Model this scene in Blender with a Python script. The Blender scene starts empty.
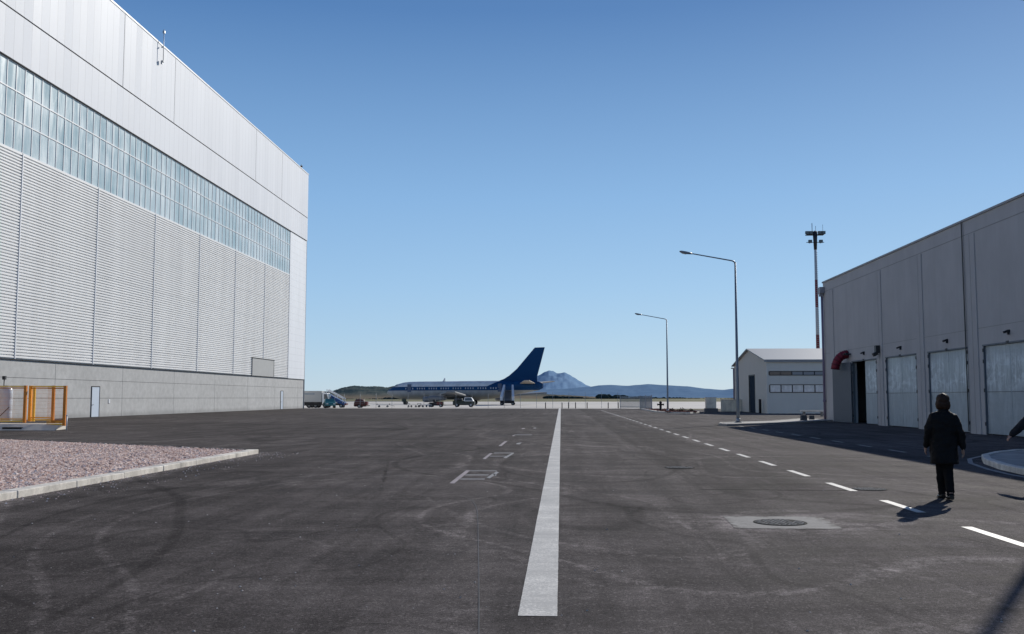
import bpy, math, random
from mathutils import Vector, Matrix, noise as NZ
random.seed(7)
C = bpy.context.scene.collection
R = math.radians
PI = math.pi

# ------------------------------------------------------------------ mesh builder
class MB:
    def __init__(s): s.v=[]; s.f=[]; s.m=[]; s.sm=[]
    def add(s, vs, fs, mi=0, smooth=False):
        o=len(s.v); s.v += [tuple(v) for v in vs]
        for f in fs: s.f.append([i+o for i in f]); s.m.append(mi); s.sm.append(smooth)
        return s
    def box(s, x0,x1,y0,y1,z0,z1, mi=0):
        vs=[(x0,y0,z0),(x1,y0,z0),(x1,y1,z0),(x0,y1,z0),(x0,y0,z1),(x1,y0,z1),(x1,y1,z1),(x0,y1,z1)]
        return s.add(vs,[(3,2,1,0),(4,5,6,7),(0,1,5,4),(1,2,6,5),(2,3,7,6),(3,0,4,7)],mi)
    def rings(s, rings, closed=True, cap=True, mi=0, smooth=True):
        n=len(rings[0]); vs=[p for r in rings for p in r]; fs=[]
        for i in range(len(rings)-1):
            for j in range(n if closed else n-1):
                k=(j+1)%n
                fs.append((i*n+j,i*n+k,(i+1)*n+k,(i+1)*n+j))
        s.add(vs,fs,mi,smooth)
        if cap and closed:
            o=len(s.v)-len(vs)
            s.f.append([o+j for j in reversed(range(n))]); s.m.append(mi); s.sm.append(False)
            s.f.append([o+(len(rings)-1)*n+j for j in range(n)]); s.m.append(mi); s.sm.append(False)
        return s
    def tube(s, pts, rads, n=10, mi=0, cap=True):
        pts=[Vector(p) for p in pts]
        if not hasattr(rads,'__len__'): rads=[rads]*len(pts)
        rr=[]; up=None
        for i,p in enumerate(pts):
            t=(pts[min(i+1,len(pts)-1)]-pts[max(i-1,0)]).normalized()
            if up is None:
                up=Vector((0,0,1)) if abs(t.z)<.9 else Vector((1,0,0))
            a=t.cross(up).normalized(); b=a.cross(t).normalized(); up=b
            rr.append([p+a*math.cos(2*PI*j/n)*rads[i]+b*math.sin(2*PI*j/n)*rads[i] for j in range(n)])
        return s.rings(rr,True,cap,mi)
    def capsule(s,p0,p1,r0,r1,n=14,k=4):
        p0=Vector(p0);p1=Vector(p1);t=(p1-p0).normalized();pts=[];rd=[]
        for i in range(k):
            a=PI/2*(i+.35)/(k+.35); pts.append(p0-t*r0*math.cos(a)); rd.append(r0*math.sin(a))
        pts.append(p0);rd.append(r0);pts.append(p1);rd.append(r1)
        for i in range(k-1,-1,-1):
            a=PI/2*(i+.35)/(k+.35); pts.append(p1+t*r1*math.cos(a)); rd.append(r1*math.sin(a))
        return s.tube(pts,rd,n)
    def ell(s,c,r,n=16,k=10):
        rr=[]
        for i in range(k+1):
            a=PI*(i+.15)/(k+.3)
            rr.append([(c[0]+r[0]*math.sin(a)*math.cos(2*PI*j/n),c[1]+r[1]*math.sin(a)*math.sin(2*PI*j/n),c[2]-r[2]*math.cos(a)) for j in range(n)])
        return s.rings(rr)
    def prism(s, poly, z0, z1, mi=0):
        n=len(poly); vs=[(p[0],p[1],z0) for p in poly]+[(p[0],p[1],z1) for p in poly]
        return s.add(vs,[tuple(reversed(range(n))),tuple(range(n,2*n))]+[(i,(i+1)%n,(i+1)%n+n,i+n) for i in range(n)],mi)
    def quad(s,a,b,c,d,mi=0): return s.add([a,b,c,d],[(0,1,2,3)],mi)
    def beam(s,p0,p1,w,h,mi=0):
        p0=Vector(p0);p1=Vector(p1);t=(p1-p0).normalized()
        up=Vector((0,0,1)) if abs(t.z)<.95 else Vector((0,1,0))
        a=t.cross(up).normalized()*w/2; b=a.cross(t).normalized()*h/2
        return s.rings([[p-a-b,p+a-b,p+a+b,p-a+b] for p in (p0,p1)],mi=mi,smooth=False)
    def build(s,name,mat,parent=None,world=False,bevel=0):
        me=bpy.data.meshes.new(name)
        vs=s.v
        if world and parent is not None:
            l=parent.location; vs=[(v[0]-l[0],v[1]-l[1],v[2]-l[2]) for v in vs]
        me.from_pydata(vs,[],s.f)
        for p,m,sm in zip(me.polygons,s.m,s.sm): p.material_index=m; p.use_smooth=sm
        for mm in (mat if isinstance(mat,(list,tuple)) else [mat]): me.materials.append(mm)
        import bmesh
        b=bmesh.new(); b.from_mesh(me); bmesh.ops.recalc_face_normals(b,faces=b.faces); b.to_mesh(me); b.free()
        o=bpy.data.objects.new(name,me); C.objects.link(o)
        if parent is not None: o.parent=parent
        if bevel:
            bm=o.modifiers.new('bevel','BEVEL'); bm.width=bevel; bm.segments=2; bm.limit_method='ANGLE'
        return o
def thing(name,label,cat,loc=(0,0,0),rotz=0,group=None):
    o=bpy.data.objects.new(name,None); C.objects.link(o); o.location=loc; o.rotation_euler=(0,0,rotz)
    o.empty_display_size=.3
    return tag(o,label,cat,group)
def tag(o,label,cat,group=None):
    o['label']=label; o['category']=cat
    if group: o['group']=group
    return o
def struct(o): o['kind']='structure'; return o
def dup(root,loc,rotz=None,label=None):
    r=root.copy(); C.objects.link(r); r.location=loc
    if rotz is not None: r.rotation_euler=(0,0,rotz)
    if label: r['label']=label
    for ch in list(root.children):
        c=ch.copy(); C.objects.link(c); c.parent=r
        for g in list(ch.children):
            d=g.copy(); C.objects.link(d); d.parent=c
    return r
def copy_part(o,parent,loc):
    c=o.copy(); C.objects.link(c); c.parent=parent; c.location=loc
    for g in list(o.children):
        d=g.copy(); C.objects.link(d); d.parent=c
    return c

# ------------------------------------------------------------------ materials
class NT:
    def __init__(s,name,rough=.7,metal=0.,spec=.4):
        s.mat=bpy.data.materials.new(name); s.mat.use_nodes=True; s.t=s.mat.node_tree
        s.b=s.t.nodes['Principled BSDF']; s.b.inputs['Roughness'].default_value=rough
        s.b.inputs['Metallic'].default_value=metal; s.b.inputs['Specular IOR Level'].default_value=spec
        s.tc=s.n('ShaderNodeTexCoord'); s.obj=s.tc.outputs['Object']; s._sep=None
    def n(s,t,**k):
        x=s.t.nodes.new(t)
        for a,b in k.items(): setattr(x,a,b)
        return x
    def put(s,sock,v):
        if hasattr(v,'is_linked'): s.t.links.new(v,sock)
        elif isinstance(v,(tuple,list)):
            sock.default_value=tuple(v)+(1,) if len(v)==3 and sock.type=='RGBA' else v
        else: sock.default_value=v
    def xyz(s):
        if not s._sep:
            q=s.n('ShaderNodeSeparateXYZ'); s.put(q.inputs[0],s.obj); s._sep=q.outputs
        return s._sep
    def m(s,op,a,b=0.,c=0.,clamp=False):
        x=s.n('ShaderNodeMath',operation=op,use_clamp=clamp)
        s.put(x.inputs[0],a); s.put(x.inputs[1],b); s.put(x.inputs[2],c); return x.outputs[0]
    def sc(s,v,vec=None):
        x=s.n('ShaderNodeMapping'); s.put(x.inputs['Vector'],vec or s.obj); x.inputs['Scale'].default_value=v; return x.outputs[0]
    def noise(s,scale,detail=4,rough=.55,vec=None,dist=0.):
        x=s.n('ShaderNodeTexNoise'); s.put(x.inputs['Vector'],vec or s.obj)
        x.inputs['Scale'].default_value=scale; x.inputs['Detail'].default_value=detail
        x.inputs['Roughness'].default_value=rough; x.inputs['Distortion'].default_value=dist
        return x.outputs['Fac']
    def vor(s,scale,feature='F1',out='Distance',vec=None):
        x=s.n('ShaderNodeTexVoronoi',feature=feature); s.put(x.inputs['Vector'],vec or s.obj); x.inputs['Scale'].default_value=scale
        return x.outputs[out]
    def smooth(s,v,lo,hi,a=0.,b=1.):
        x=s.n('ShaderNodeMapRange',interpolation_type='SMOOTHSTEP'); s.put(x.inputs[0],v)
        for i,q in enumerate((lo,hi,a,b)): s.put(x.inputs[i+1],q)
        return x.outputs[0]
    def mix(s,f,a,b,mode='MIX'):
        x=s.n('ShaderNodeMix',data_type='RGBA',blend_type=mode)
        s.put(x.inputs[0],f); s.put(x.inputs[6],a); s.put(x.inputs[7],b); return x.outputs[2]
    def mul(s,col,f):
        x=s.n('ShaderNodeVectorMath',operation='SCALE'); s.put(x.inputs[0],col); s.put(x.inputs[3],f); return x.outputs[0]
    def ramp(s,f,stops):
        x=s.n('ShaderNodeValToRGB'); s.put(x.inputs[0],f); e=x.color_ramp.elements
        while len(e)<len(stops): e.new(.5)
        for q,(p,c) in zip(e,stops): q.position=p; q.color=tuple(c)+(1,)
        return x.outputs[0]
    def bump(s,h,strength=.3,dist=.02):
        x=s.n('ShaderNodeBump'); s.put(x.inputs['Height'],h); x.inputs['Strength'].default_value=strength
        x.inputs['Distance'].default_value=dist; s.t.links.new(x.outputs[0],s.b.inputs['Normal'])
    def col(s,c): s.put(s.b.inputs['Base Color'],c)
    def rough(s,c): s.put(s.b.inputs['Roughness'],c)
def simple(name,c,rough=.6,metal=0.,var=.12,scale=3.,spec=.4,bump=0.,bscale=60.):
    t=NT(name,rough,metal,spec)
    f=t.noise(scale,5,.6)
    t.col(t.mix(f,[x*(1-var) for x in c],[min(1,x*(1+var)) for x in c]))
    if bump: t.bump(t.noise(bscale,3),bump,.01)
    return t.mat

def mat_asphalt():
    t=NT('asphalt',.9,0,.03); X,Y,Z=t.xyz()
    big=t.noise(.09,5,.6,dist=.6); mid=t.noise(.7,6,.68,dist=.4)
    streak=t.noise(1.,5,.65,vec=t.sc((1.6,.09,1)),dist=.4)
    cross=t.noise(1.,5,.6,vec=t.sc((.10,1.1,1)),dist=.5)
    grain=t.noise(95,3,.7); grain2=t.noise(330,2,.6)
    speck=t.vor(55,out='Color'); sp=t.n('ShaderNodeSeparateColor'); t.put(sp.inputs[0],speck)
    fine=t.noise(7.,6,.72,dist=.3); v=t.smooth(big,.36,.64,.86,1.14)
    v=t.m('MULTIPLY',v,t.m('MULTIPLY',t.smooth(mid,.36,.64,.84,1.18),t.smooth(fine,.34,.66,.84,1.18)))
    v=t.m('MULTIPLY',v,t.smooth(streak,.38,.62,.86,1.15))
    v=t.m('MULTIPLY',v,t.smooth(cross,.38,.62,.88,1.13))
    v=t.m('MULTIPLY',v,t.smooth(grain,.34,.66,.5,1.6))
    gr3=t.noise(32,3,.75); v=t.m('MULTIPLY',v,t.smooth(gr3,.34,.66,.72,1.3))
    v=t.m('MULTIPLY',v,t.smooth(grain2,.34,.66,.6,1.5))
    light=t.m('GREATER_THAN',sp.outputs[0],.95); v=t.m('ADD',v,t.m('MULTIPLY',light,.9))
    # lighter, dustier lane on the right of the white line, darker relaid strip along the lane dashes
    v=t.m('MULTIPLY',v,t.smooth(X,-8.,7.,.92,1.24))
    wob=t.m('ADD',X,t.m('MULTIPLY',t.m('SUBTRACT',mid,.5),.5))
    strip=t.m('MULTIPLY',t.m('MULTIPLY',t.smooth(wob,2.45,2.6),t.smooth(wob,5.0,4.5)),t.smooth(t.m('ADD',Y,t.m('MULTIPLY',mid,.25)),18.1,18.25))
    v=t.m('MULTIPLY',v,t.m('SUBTRACT',1.,t.m('MULTIPLY',strip,.24)))
    # seam lines of the relaid strip
    seam=t.m('MULTIPLY',t.smooth(t.m('ABSOLUTE',t.m('SUBTRACT',t.m('ADD',Y,t.m('MULTIPLY',mid,.25)),18.17)),.11,.04),t.m('MULTIPLY',t.smooth(X,2.4,2.6),t.smooth(X,5.4,5.2)))
    v=t.m('MULTIPLY',v,t.m('SUBTRACT',1.,t.m('MULTIPLY',seam,.75)))
    # tyre arcs, dark rubber and pale scuffs
    for cx,cy,rad,w,s in ((-16,14,11.5,.34,-.34),(-16,14,13.4,.34,-.3),(-3,1,13.0,.3,.3),(-13,16,6.5,.3,-.3),(-12,15,8.3,.3,-.3),(-9,5,10.5,.25,.25),(12,30,14.5,.14,-.2),(-30,20,26,.2,-.25),
                          (-31,12,28.5,.12,.25),(8,4,9.2,.1,.2),(30,40,30.5,.18,-.16),(-8,26,5.8,.15,-.22),(-10,26,9.4,.1,.14),(14,2,11.9,.1,.2),(-22,40,21,.25,-.22)):
        dx=t.m('SUBTRACT',X,cx); dy=t.m('SUBTRACT',Y,cy)
        d=t.m('SQRT',t.m('ADD',t.m('MULTIPLY',dx,dx),t.m('MULTIPLY',dy,dy)))
        d=t.m('ABSOLUTE',t.m('SUBTRACT',d,rad))
        k=t.m('MULTIPLY',t.smooth(d,w,w*.3),t.smooth(cross if s<0 else streak,.4,.62))
        v=t.m('MULTIPLY',v,t.m('ADD',1.,t.m('MULTIPLY',k,s*.45)))
    # pale dust round the near manhole slab and stains of oil
    dx=t.m('SUBTRACT',X,3.1); dy=t.m('MULTIPLY',t.m('SUBTRACT',Y,13.4),1.6)
    d=t.m('SQRT',t.m('ADD',t.m('MULTIPLY',dx,dx),t.m('MULTIPLY',dy,dy)))
    v=t.m('MULTIPLY',v,t.m('ADD',1.,t.m('MULTIPLY',t.m('MULTIPLY',t.smooth(d,2.6,.5),t.smooth(t.noise(2.2,6,.7,dist=1.),.40,.60)),1.1)))
    oil=t.smooth(t.noise(.8,4,.55,dist=.8),.66,.74)
    v=t.m('MULTIPLY',v,t.m('SUBTRACT',1.,t.m('MULTIPLY',oil,.28)))
    scuff=t.smooth(t.noise(1.,5,.75,vec=t.sc((.9,4.5,1)),dist=1.2),.63,.75)
    v=t.m('MULTIPLY',v,t.m('ADD',1.,t.m('MULTIPLY',scuff,.22)))
    kd=t.m('MULTIPLY',t.m('MULTIPLY',t.smooth(X,-8.35,-8.95),t.smooth(X,-9.4,-9.2)),t.m('MULTIPLY',t.smooth(Y,31.,28.),t.smooth(fine,.36,.6)))
    v=t.m('MULTIPLY',v,t.m('ADD',1.,t.m('MULTIPLY',kd,1.1)))
    for sc_,lv,w_,st_,det in ((.10,.47,.0042,.55,1),(.10,.505,.0042,.5,1),(.10,.54,.005,-.42,1),(.055,.45,.004,-.45,1),(.055,.52,.004,.45,1),(.2,.5,.006,.35,2),(.27,.44,.006,-.35,2)):
        nn=t.noise(sc_,det,.4,vec=t.sc((1,.55,1)),dist=.3)
        ln=t.smooth(t.m('ABSOLUTE',t.m('SUBTRACT',nn,lv)),w_,w_*.3)
        v=t.m('MULTIPLY',v,t.m('ADD',1.,t.m('MULTIPLY',t.m('MULTIPLY',ln,t.smooth(fine,.35,.6)),st_)))
    # cracks and stone chips
    cr=t.vor(.16,'DISTANCE_TO_EDGE',vec=t.sc((1,.6,1),None)); wob2=t.m('MULTIPLY',t.m('SUBTRACT',fine,.5),.05)
    v=t.m('MULTIPLY',v,t.m('SUBTRACT',1.,t.m('MULTIPLY',t.m('MULTIPLY',t.smooth(t.m('ADD',cr,wob2),.0045,.001),t.smooth(big,.5,.6)),.5)))
    pale=t.smooth(t.noise(2.6,7,.75,dist=1.5),.60,.72)
    v=t.m('MULTIPLY',v,t.m('ADD',1.,t.m('MULTIPLY',pale,.5)))
    base=t.mix(t.smooth(mid,.35,.65),(.0655,.0578,.0550),(.0690,.0612,.0584))
    t.col(t.mul(base,v)); t.rough(t.smooth(mid,.3,.7,.8,.97))
    t.bump(t.m('ADD',t.m('MULTIPLY',grain,.6),t.m('MULTIPLY',grain2,.4)),.55,.012)
    return t.mat
def mat_paint(name,c=(.78,.745,.675),wear=.45):
    t=NT(name,.6,0,.4)
    a=t.noise(40,4,.7); b=t.noise(1.3,5,.7); g=t.noise(230,2,.6)
    w=t.smooth(t.m('ADD',t.m('MULTIPLY',a,.6),t.m('MULTIPLY',b,.4)),wear-.08,wear+.09)
    c0=t.mix(w,c,[x*.55+.03 for x in c])
    br=t.noise(1.,4,.6,vec=t.sc((.6,6,1)))
    t.col(t.mul(c0,t.m('MULTIPLY',t.smooth(g,.25,.75,.86,1.1),t.smooth(br,.3,.7,.9,1.06))))
    t.bump(g,.3,.006); return t.mat
def mat_concrete(name,c,scale=1.,joint=None,stain=.25,bump=.25,grime=False):
    t=NT(name,.85,0,.3)
    a=t.noise(1.2*scale,6,.65,dist=.5); b=t.noise(14*scale,5,.65); g=t.noise(150,2)
    st=t.noise(1.,5,.65,vec=t.sc((2.2*scale,2.2*scale,.25)))
    v=t.m('MULTIPLY',t.smooth(a,.25,.75,1-stain,1+stain*.6),t.smooth(b,.25,.75,.9,1.1))
    v=t.m('MULTIPLY',v,t.smooth(st,.3,.7,1-stain*.5,1+stain*.3)); v=t.m('MULTIPLY',v,t.smooth(g,.3,.7,.93,1.07))
    if grime:
        Z=t.xyz()[2]; v=t.m('MULTIPLY',v,t.smooth(t.m('ADD',Z,t.m('MULTIPLY',a,.6)),.3,.9,.72,1.))
    t.col(t.mul(t.mix(0.,c,c),v)); t.bump(t.m('ADD',b,g),bump,.01); return t.mat
def mat_fascia():
    t=NT('white_metal_panels',.6,0,.12); X,Y,Z=t.xyz()
    k=t.m('DIVIDE',Y,1.175); fr=t.m('FRACT',k); d=t.m('ABSOLUTE',t.m('SUBTRACT',fr,.5))
    line=t.smooth(d,.475,.492)
    wn=t.n('ShaderNodeTexWhiteNoise',noise_dimensions='1D'); t.put(wn.inputs['W'],t.m('FLOOR',k))
    v=t.m('MULTIPLY',t.m('SUBTRACT',1.,t.m('MULTIPLY',line,.3)),t.smooth(wn.outputs[0],0,1,.98,1.012))
    v=t.m('MULTIPLY',v,t.smooth(t.noise(1.,5,.6,vec=t.sc((1,.25,.06))),.3,.7,.97,1.02))
    t.col(t.mul(t.mix(0.,(.74,.75,.77),(1,1,1)),v)); t.rough(t.smooth(wn.outputs[0],0,1,.5,.6)); return t.mat
def mat_cladding():
    t=NT('ribbed_white_metal',.5,0,.5); X,Y,Z=t.xyz()
    st=t.noise(1.,5,.6,vec=t.sc((1,.5,.05))); sh=t.m('FRACT',t.m('DIVIDE',Z,3.0)); ln=t.smooth(t.m('ABSOLUTE',t.m('SUBTRACT',sh,.5)),.48,.495)
    v=t.m('MULTIPLY',t.smooth(st,.3,.7,.94,1.04),t.m('SUBTRACT',1.,t.m('MULTIPLY',ln,.12)))
    t.col(t.mul(t.mix(0.,(.77,.76,.74),(1,1,1)),v)); return t.mat
def mat_flatpanel():
    t=NT('smooth_white_panel',.5,0,.5); X,Y,Z=t.xyz()
    d=t.m('ABSOLUTE',t.m('SUBTRACT',t.m('FRACT',t.m('DIVIDE',Z,1.0)),.5)); ln=t.smooth(d,.46,.49)
    st=t.noise(1.,5,.6,vec=t.sc((1,.5,.05)))
    t.col(t.mul(t.mix(0.,(.76,.77,.785),(1,1,1)),t.m('MULTIPLY',t.smooth(st,.3,.7,.95,1.04),t.m('SUBTRACT',1.,t.m('MULTIPLY',ln,.16))))); return t.mat
def mat_hangarpane():
    t=NT('pale_teal_pane',.2,0,.6); g=t.n('ShaderNodeNewGeometry'); q=t.n('ShaderNodeSeparateXYZ'); t.put(q.inputs[0],g.outputs['Position']); pos=g.outputs['Position']
    cy=t.m('DIVIDE',t.m('SUBTRACT',140.,q.outputs[1]),1.185); cz=t.m('DIVIDE',t.m('SUBTRACT',q.outputs[2],19.45),2.1667)
    cv=t.n('ShaderNodeCombineXYZ'); t.put(cv.inputs[0],t.m('FLOOR',cy)); t.put(cv.inputs[1],t.m('FLOOR',cz))
    wn=t.n('ShaderNodeTexWhiteNoise',noise_dimensions='2D'); t.put(wn.inputs['Vector'],cv.outputs[0])
    cb=t.n('ShaderNodeTexWhiteNoise',noise_dimensions='1D'); t.put(cb.inputs['W'],t.m('FLOOR',cy))
    st=t.noise(1.,5,.65,vec=t.sc((1,1.4,.2),pos),dist=.5); big=t.noise(1.,3,.5,vec=t.sc((1,.12,.3),pos))
    fz=t.m('FRACT',cz); edge=t.m('ABSOLUTE',t.m('SUBTRACT',fz,.5))
    f=t.m('ADD',t.m('MULTIPLY',wn.outputs[0],.22),t.m('MULTIPLY',cb.outputs[0],.2))
    f=t.m('ADD',f,t.smooth(st,.35,.65,0,.4)); f=t.m('ADD',f,t.smooth(big,.35,.65,-.12,.3)); f=t.m('ADD',f,t.m('MULTIPLY',t.smooth(edge,.2,.5),.22))
    t.col(t.mix(t.m('MINIMUM',t.m('MAXIMUM',f,0.),1.),(.35,.48,.50),(.70,.77,.77))); t.rough(t.smooth(st,.3,.7,.16,.34)); return t.mat
def mat_doorpanel():
    t=NT('pale_blue_door_sheet',.35,0,.5); X,Y,Z=t.xyz()
    s1=t.noise(1.,5,.7,vec=t.sc((1,3.2,.5)),dist=.8); s2=t.noise(1.,5,.65,vec=t.sc((1,.9,1.8)),dist=1.2)
    band=t.m('MULTIPLY',t.smooth(Z,1.7,2.3),t.smooth(Z,3.9,3.1))  # streaks and paler upper band paint a mirrored reflection into the colour
    f=t.m('MULTIPLY',t.m('ADD',t.m('MULTIPLY',t.smooth(s1,.45,.62),.7),t.m('MULTIPLY',t.smooth(s2,.45,.6),.5)),t.m('ADD',.25,t.m('MULTIPLY',band,.8)))
    t.col(t.mix(t.m('MINIMUM',f,1.),(.29,.34,.375),(.66,.74,.77))); t.rough(t.smooth(s2,.3,.7,.28,.5)); return t.mat
def mat_wallpanel():
    t=NT('precast_grey_wall',.85,0,.3); X,Y,Z=t.xyz()
    a=t.noise(.5,5,.6); b=t.noise(1.,5,.65,vec=t.sc((1,1.5,.18))); g=t.noise(60,3)
    v=t.m('MULTIPLY',t.smooth(a,.3,.7,.96,1.04),t.m('MULTIPLY',t.smooth(b,.3,.75,.95,1.04),t.smooth(g,.3,.7,.95,1.05)))
    t.col(t.mul(t.mix(0.,(.47,.465,.465),(1,1,1)),v)); t.bump(g,.2,.01); return t.mat
def mat_gravel(name='pink_gravel'):
    t=NT(name,.9,0,.25)
    c=t.vor(16,out='Color'); sp=t.n('ShaderNodeSeparateColor'); t.put(sp.inputs[0],c); d=t.vor(16)
    col=t.ramp(sp.outputs[0],[(0,(.46,.31,.255)),(.4,(.74,.56,.485)),(.75,(.84,.69,.61)),(1,(.92,.83,.77))])
    v=t.m('MULTIPLY',t.smooth(d,.2,.65,1.12,.72),t.smooth(t.noise(.6,5),.3,.7,.88,1.1))  # gaps between pebbles darkened, painted shade in the gravel colour
    t.col(t.mul(col,v)); t.bump(t.m('SUBTRACT',1.,d),.45,.03); return t.mat
def mat_stone():
    t=NT('pink_stone',.9,0,.25); oi=t.n('ShaderNodeNewGeometry')
    t.col(t.mul(t.ramp(oi.outputs['Random Per Island'],[(0,(.42,.28,.235)),(.35,(.74,.56,.485)),(.75,(.87,.72,.64)),(1,(.94,.86,.80))]),.95)); return t.mat
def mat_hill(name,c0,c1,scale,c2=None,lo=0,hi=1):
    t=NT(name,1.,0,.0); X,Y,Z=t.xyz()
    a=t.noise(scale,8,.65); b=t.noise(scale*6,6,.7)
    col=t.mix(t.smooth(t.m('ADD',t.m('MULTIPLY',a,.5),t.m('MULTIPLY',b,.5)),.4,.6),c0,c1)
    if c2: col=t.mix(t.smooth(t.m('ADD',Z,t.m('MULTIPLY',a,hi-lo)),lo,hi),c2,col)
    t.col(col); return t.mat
def mat_grass():
    t=NT('dry_grass_field',1.,0,.1); X,Y,Z=t.xyz()
    a=t.noise(.02,7,.65); b=t.noise(1.,5,.6,vec=t.sc((.004,.05,1)))
    t.col(t.mix(t.smooth(t.m('ADD',t.m('MULTIPLY',a,.5),t.m('MULTIPLY',b,.5)),.4,.6),(.115,.115,.05),(.24,.215,.125))); return t.mat
def mat_apron():
    t=NT('pale_concrete_apron',.85,0,.3); X,Y,Z=t.xyz()
    a=t.noise(.05,6,.6); b=t.noise(1.,5,.6,vec=t.sc((.02,.3,1)))
    v=t.m('MULTIPLY',t.smooth(a,.3,.7,.88,1.1),t.smooth(b,.3,.7,.9,1.08))
    j=t.smooth(t.m('ABSOLUTE',t.m('SUBTRACT',t.m('FRACT',t.m('DIVIDE',Y,7.5)),.5)),.485,.495)
    t.col(t.mul(t.mix(0.,(.55,.51,.45),(1,1,1)),t.m('MULTIPLY',v,t.m('SUBTRACT',1.,t.m('MULTIPLY',j,.2))))); return t.mat
def mat_plane():
    t=NT('airliner_skin',.5,.0,.15); X,Y,Z=t.xyz()
    up=t.m('ADD',4.2,t.m('MULTIPLY',t.m('MAXIMUM',t.m('SUBTRACT',13.5,X),0.),.45))
    blue=t.m('MULTIPLY',t.m('GREATER_THAN',Z,3.3),t.m('LESS_THAN',Z,up))
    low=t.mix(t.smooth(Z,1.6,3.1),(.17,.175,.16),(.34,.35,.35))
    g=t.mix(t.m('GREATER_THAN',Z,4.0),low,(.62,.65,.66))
    panel=t.smooth(t.noise(1.,4,.6,vec=t.sc((.8,1,.3))),.3,.7,.85,1.1)
    t.col(t.mul(t.mix(blue,g,(.005,.05,.14)),panel)); return t.mat
def mat_mast():
    t=NT('banded_mast_paint',.5,0,.4); X,Y,Z=t.xyz()
    k=t.m('LESS_THAN',t.m('FRACT',t.m('DIVIDE',t.m('ADD',Z,1.2),7.8)),.5)
    t.col(t.mix(t.m('MULTIPLY',k,t.m('LESS_THAN',Z,19.5)),(.5,.5,.5),(.19,.02,.025))); return t.mat

M={}
M['asphalt']=mat_asphalt()
M['paint']=mat_paint('white_road_paint'); M['oldpaint']=mat_paint('worn_grey_paint',(.36,.345,.33),.46); M['pinkpaint']=mat_paint('worn_pinkish_paint',(.40,.33,.32),.47)
M['faint']=mat_paint('faint_chalk',(.075,.07,.067),.5)
M['kerb']=mat_concrete('kerb_concrete',(.70,.655,.58),1.5,stain=.3)
M['slab']=mat_concrete('patch_concrete',(.245,.235,.225),1.2,stain=.3)
M['pave']=mat_concrete('island_concrete',(.36,.345,.32),.8)
M['basewall']=mat_concrete('grey_wall_panels',(.47,.465,.45),.12,stain=.08,bump=.03,grime=True)
M['joint']=simple('dark_joint',(.05,.05,.05),.9)
M['soft']=simple('soft_grey_joint',(.28,.28,.28),.9); M['fascia']=mat_fascia(); M['clad']=mat_cladding(); M['flat']=mat_flatpanel(); M['hpane']=mat_hangarpane()
M['white']=simple('white_enamel',(.72,.72,.72),.45,scale=1.5,var=.06)
M['hatch']=simple('grey_hatch',(.40,.40,.385),.6,scale=.6,var=.12)
M['doorblue']=simple('pale_door_paint',(.60,.66,.73),.4,var=.05)
M['wall']=mat_wallpanel(); M['dsheet']=mat_doorpanel()
M['greypanel']=simple('blue_grey_door_leaf',(.10,.12,.145),.5,var=.12,scale=1.)
M['dark']=simple('dark_rubber',(.02,.02,.021),.8,var=.2)
M['black']=simple('black_metal',(.025,.026,.03),.5,var=.2)
M['galv']=simple('galvanised_steel',(.34,.36,.38),.45,.55,var=.15,scale=6.)
M['pole']=simple('grey_pole_paint',(.22,.25,.28),.45,.3,var=.12,scale=4.)
M['purple']=simple('painted_downspout',(.20,.17,.25),.5,var=.1)
M['redduct']=simple('dark_red_fabric',(.20,.012,.03),.6,var=.25,scale=6)
M['orange']=simple('orange_enamel',(.85,.38,.03),.4,var=.1,scale=3)
M['yellow']=simple('yellow_enamel',(.92,.56,.06),.4,var=.08,scale=3)
M['dorange']=simple('deep_orange_enamel',(.62,.21,.02),.45,var=.15,scale=3)
M['tank']=simple('milky_plastic',(.58,.62,.66),.25,var=.08)
M['gravel']=mat_gravel(); M['stone']=mat_stone()
M['shed']=simple('pale_shed_cladding',(.70,.67,.60),.7,var=.05,scale=.8)
M['shedroof']=simple('shed_roof_metal',(.29,.305,.315),.5,.0,var=.06)
M['shedglass']=simple('shed_glass',(.66,.76,.75),.12,var=.6,scale=2.2,spec=.8)  # pale base colour stands in for sky reflected in the panes
M['darkglass']=simple('dark_glass',(.05,.06,.07),.15,var=.3,scale=1.,spec=.7)
M['beige']=mat_concrete('beige_render',(.80,.75,.62),1.)
M['cast']=simple('cast_iron',(.022,.022,.023),.9,0.,var=.35,scale=20,bump=.5,spec=.08)
M['cast_tread']=simple('pale_cast_iron',(.27,.26,.245),.85,0.,var=.5,scale=20,spec=.1)  # paler cast iron for the raised tread bars
M['soil']=simple('red_soil',(.17,.06,.04),.95,var=.45,scale=3,bump=.8,bscale=8)
M['shrub']=simple('dark_shrub',(.03,.035,.018),.8,var=.5,scale=6)
M['coat']=simple('black_wool',(.0045,.004,.004),.7,var=.35,scale=30,spec=.22,bump=.4,bscale=200)
M['navy']=simple('dark_navy_jacket',(.007,.008,.012),.75,var=.3,scale=30,spec=.3)
M['trouser']=simple('black_trousers',(.005,.005,.0055),.85,var=.2,scale=20,spec=.2)
M['shoe']=simple('black_leather',(.012,.011,.01),.35,var=.2)
M['skin']=simple('skin',(.33,.19,.14),.5,var=.08,scale=12)
M['hair']=simple('dark_brown_hair',(.03,.013,.007),.6,var=.5,scale=60,spec=.25)
M['eye']=simple('eye_white',(.6,.58,.55),.2); M['iris']=simple('dark_iris',(.03,.02,.015),.2)
M['plane']=mat_plane(); M['finblue']=simple('deep_blue_tail',(.005,.045,.13),.6,var=.12,scale=.5,spec=.08)
M['alu']=simple('bare_aluminium',(.17,.175,.18),.5,.2,var=.15,scale=.8)
M['beigealu']=simple('warm_stabiliser_metal',(.44,.39,.32),.45,.1,var=.1)
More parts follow.
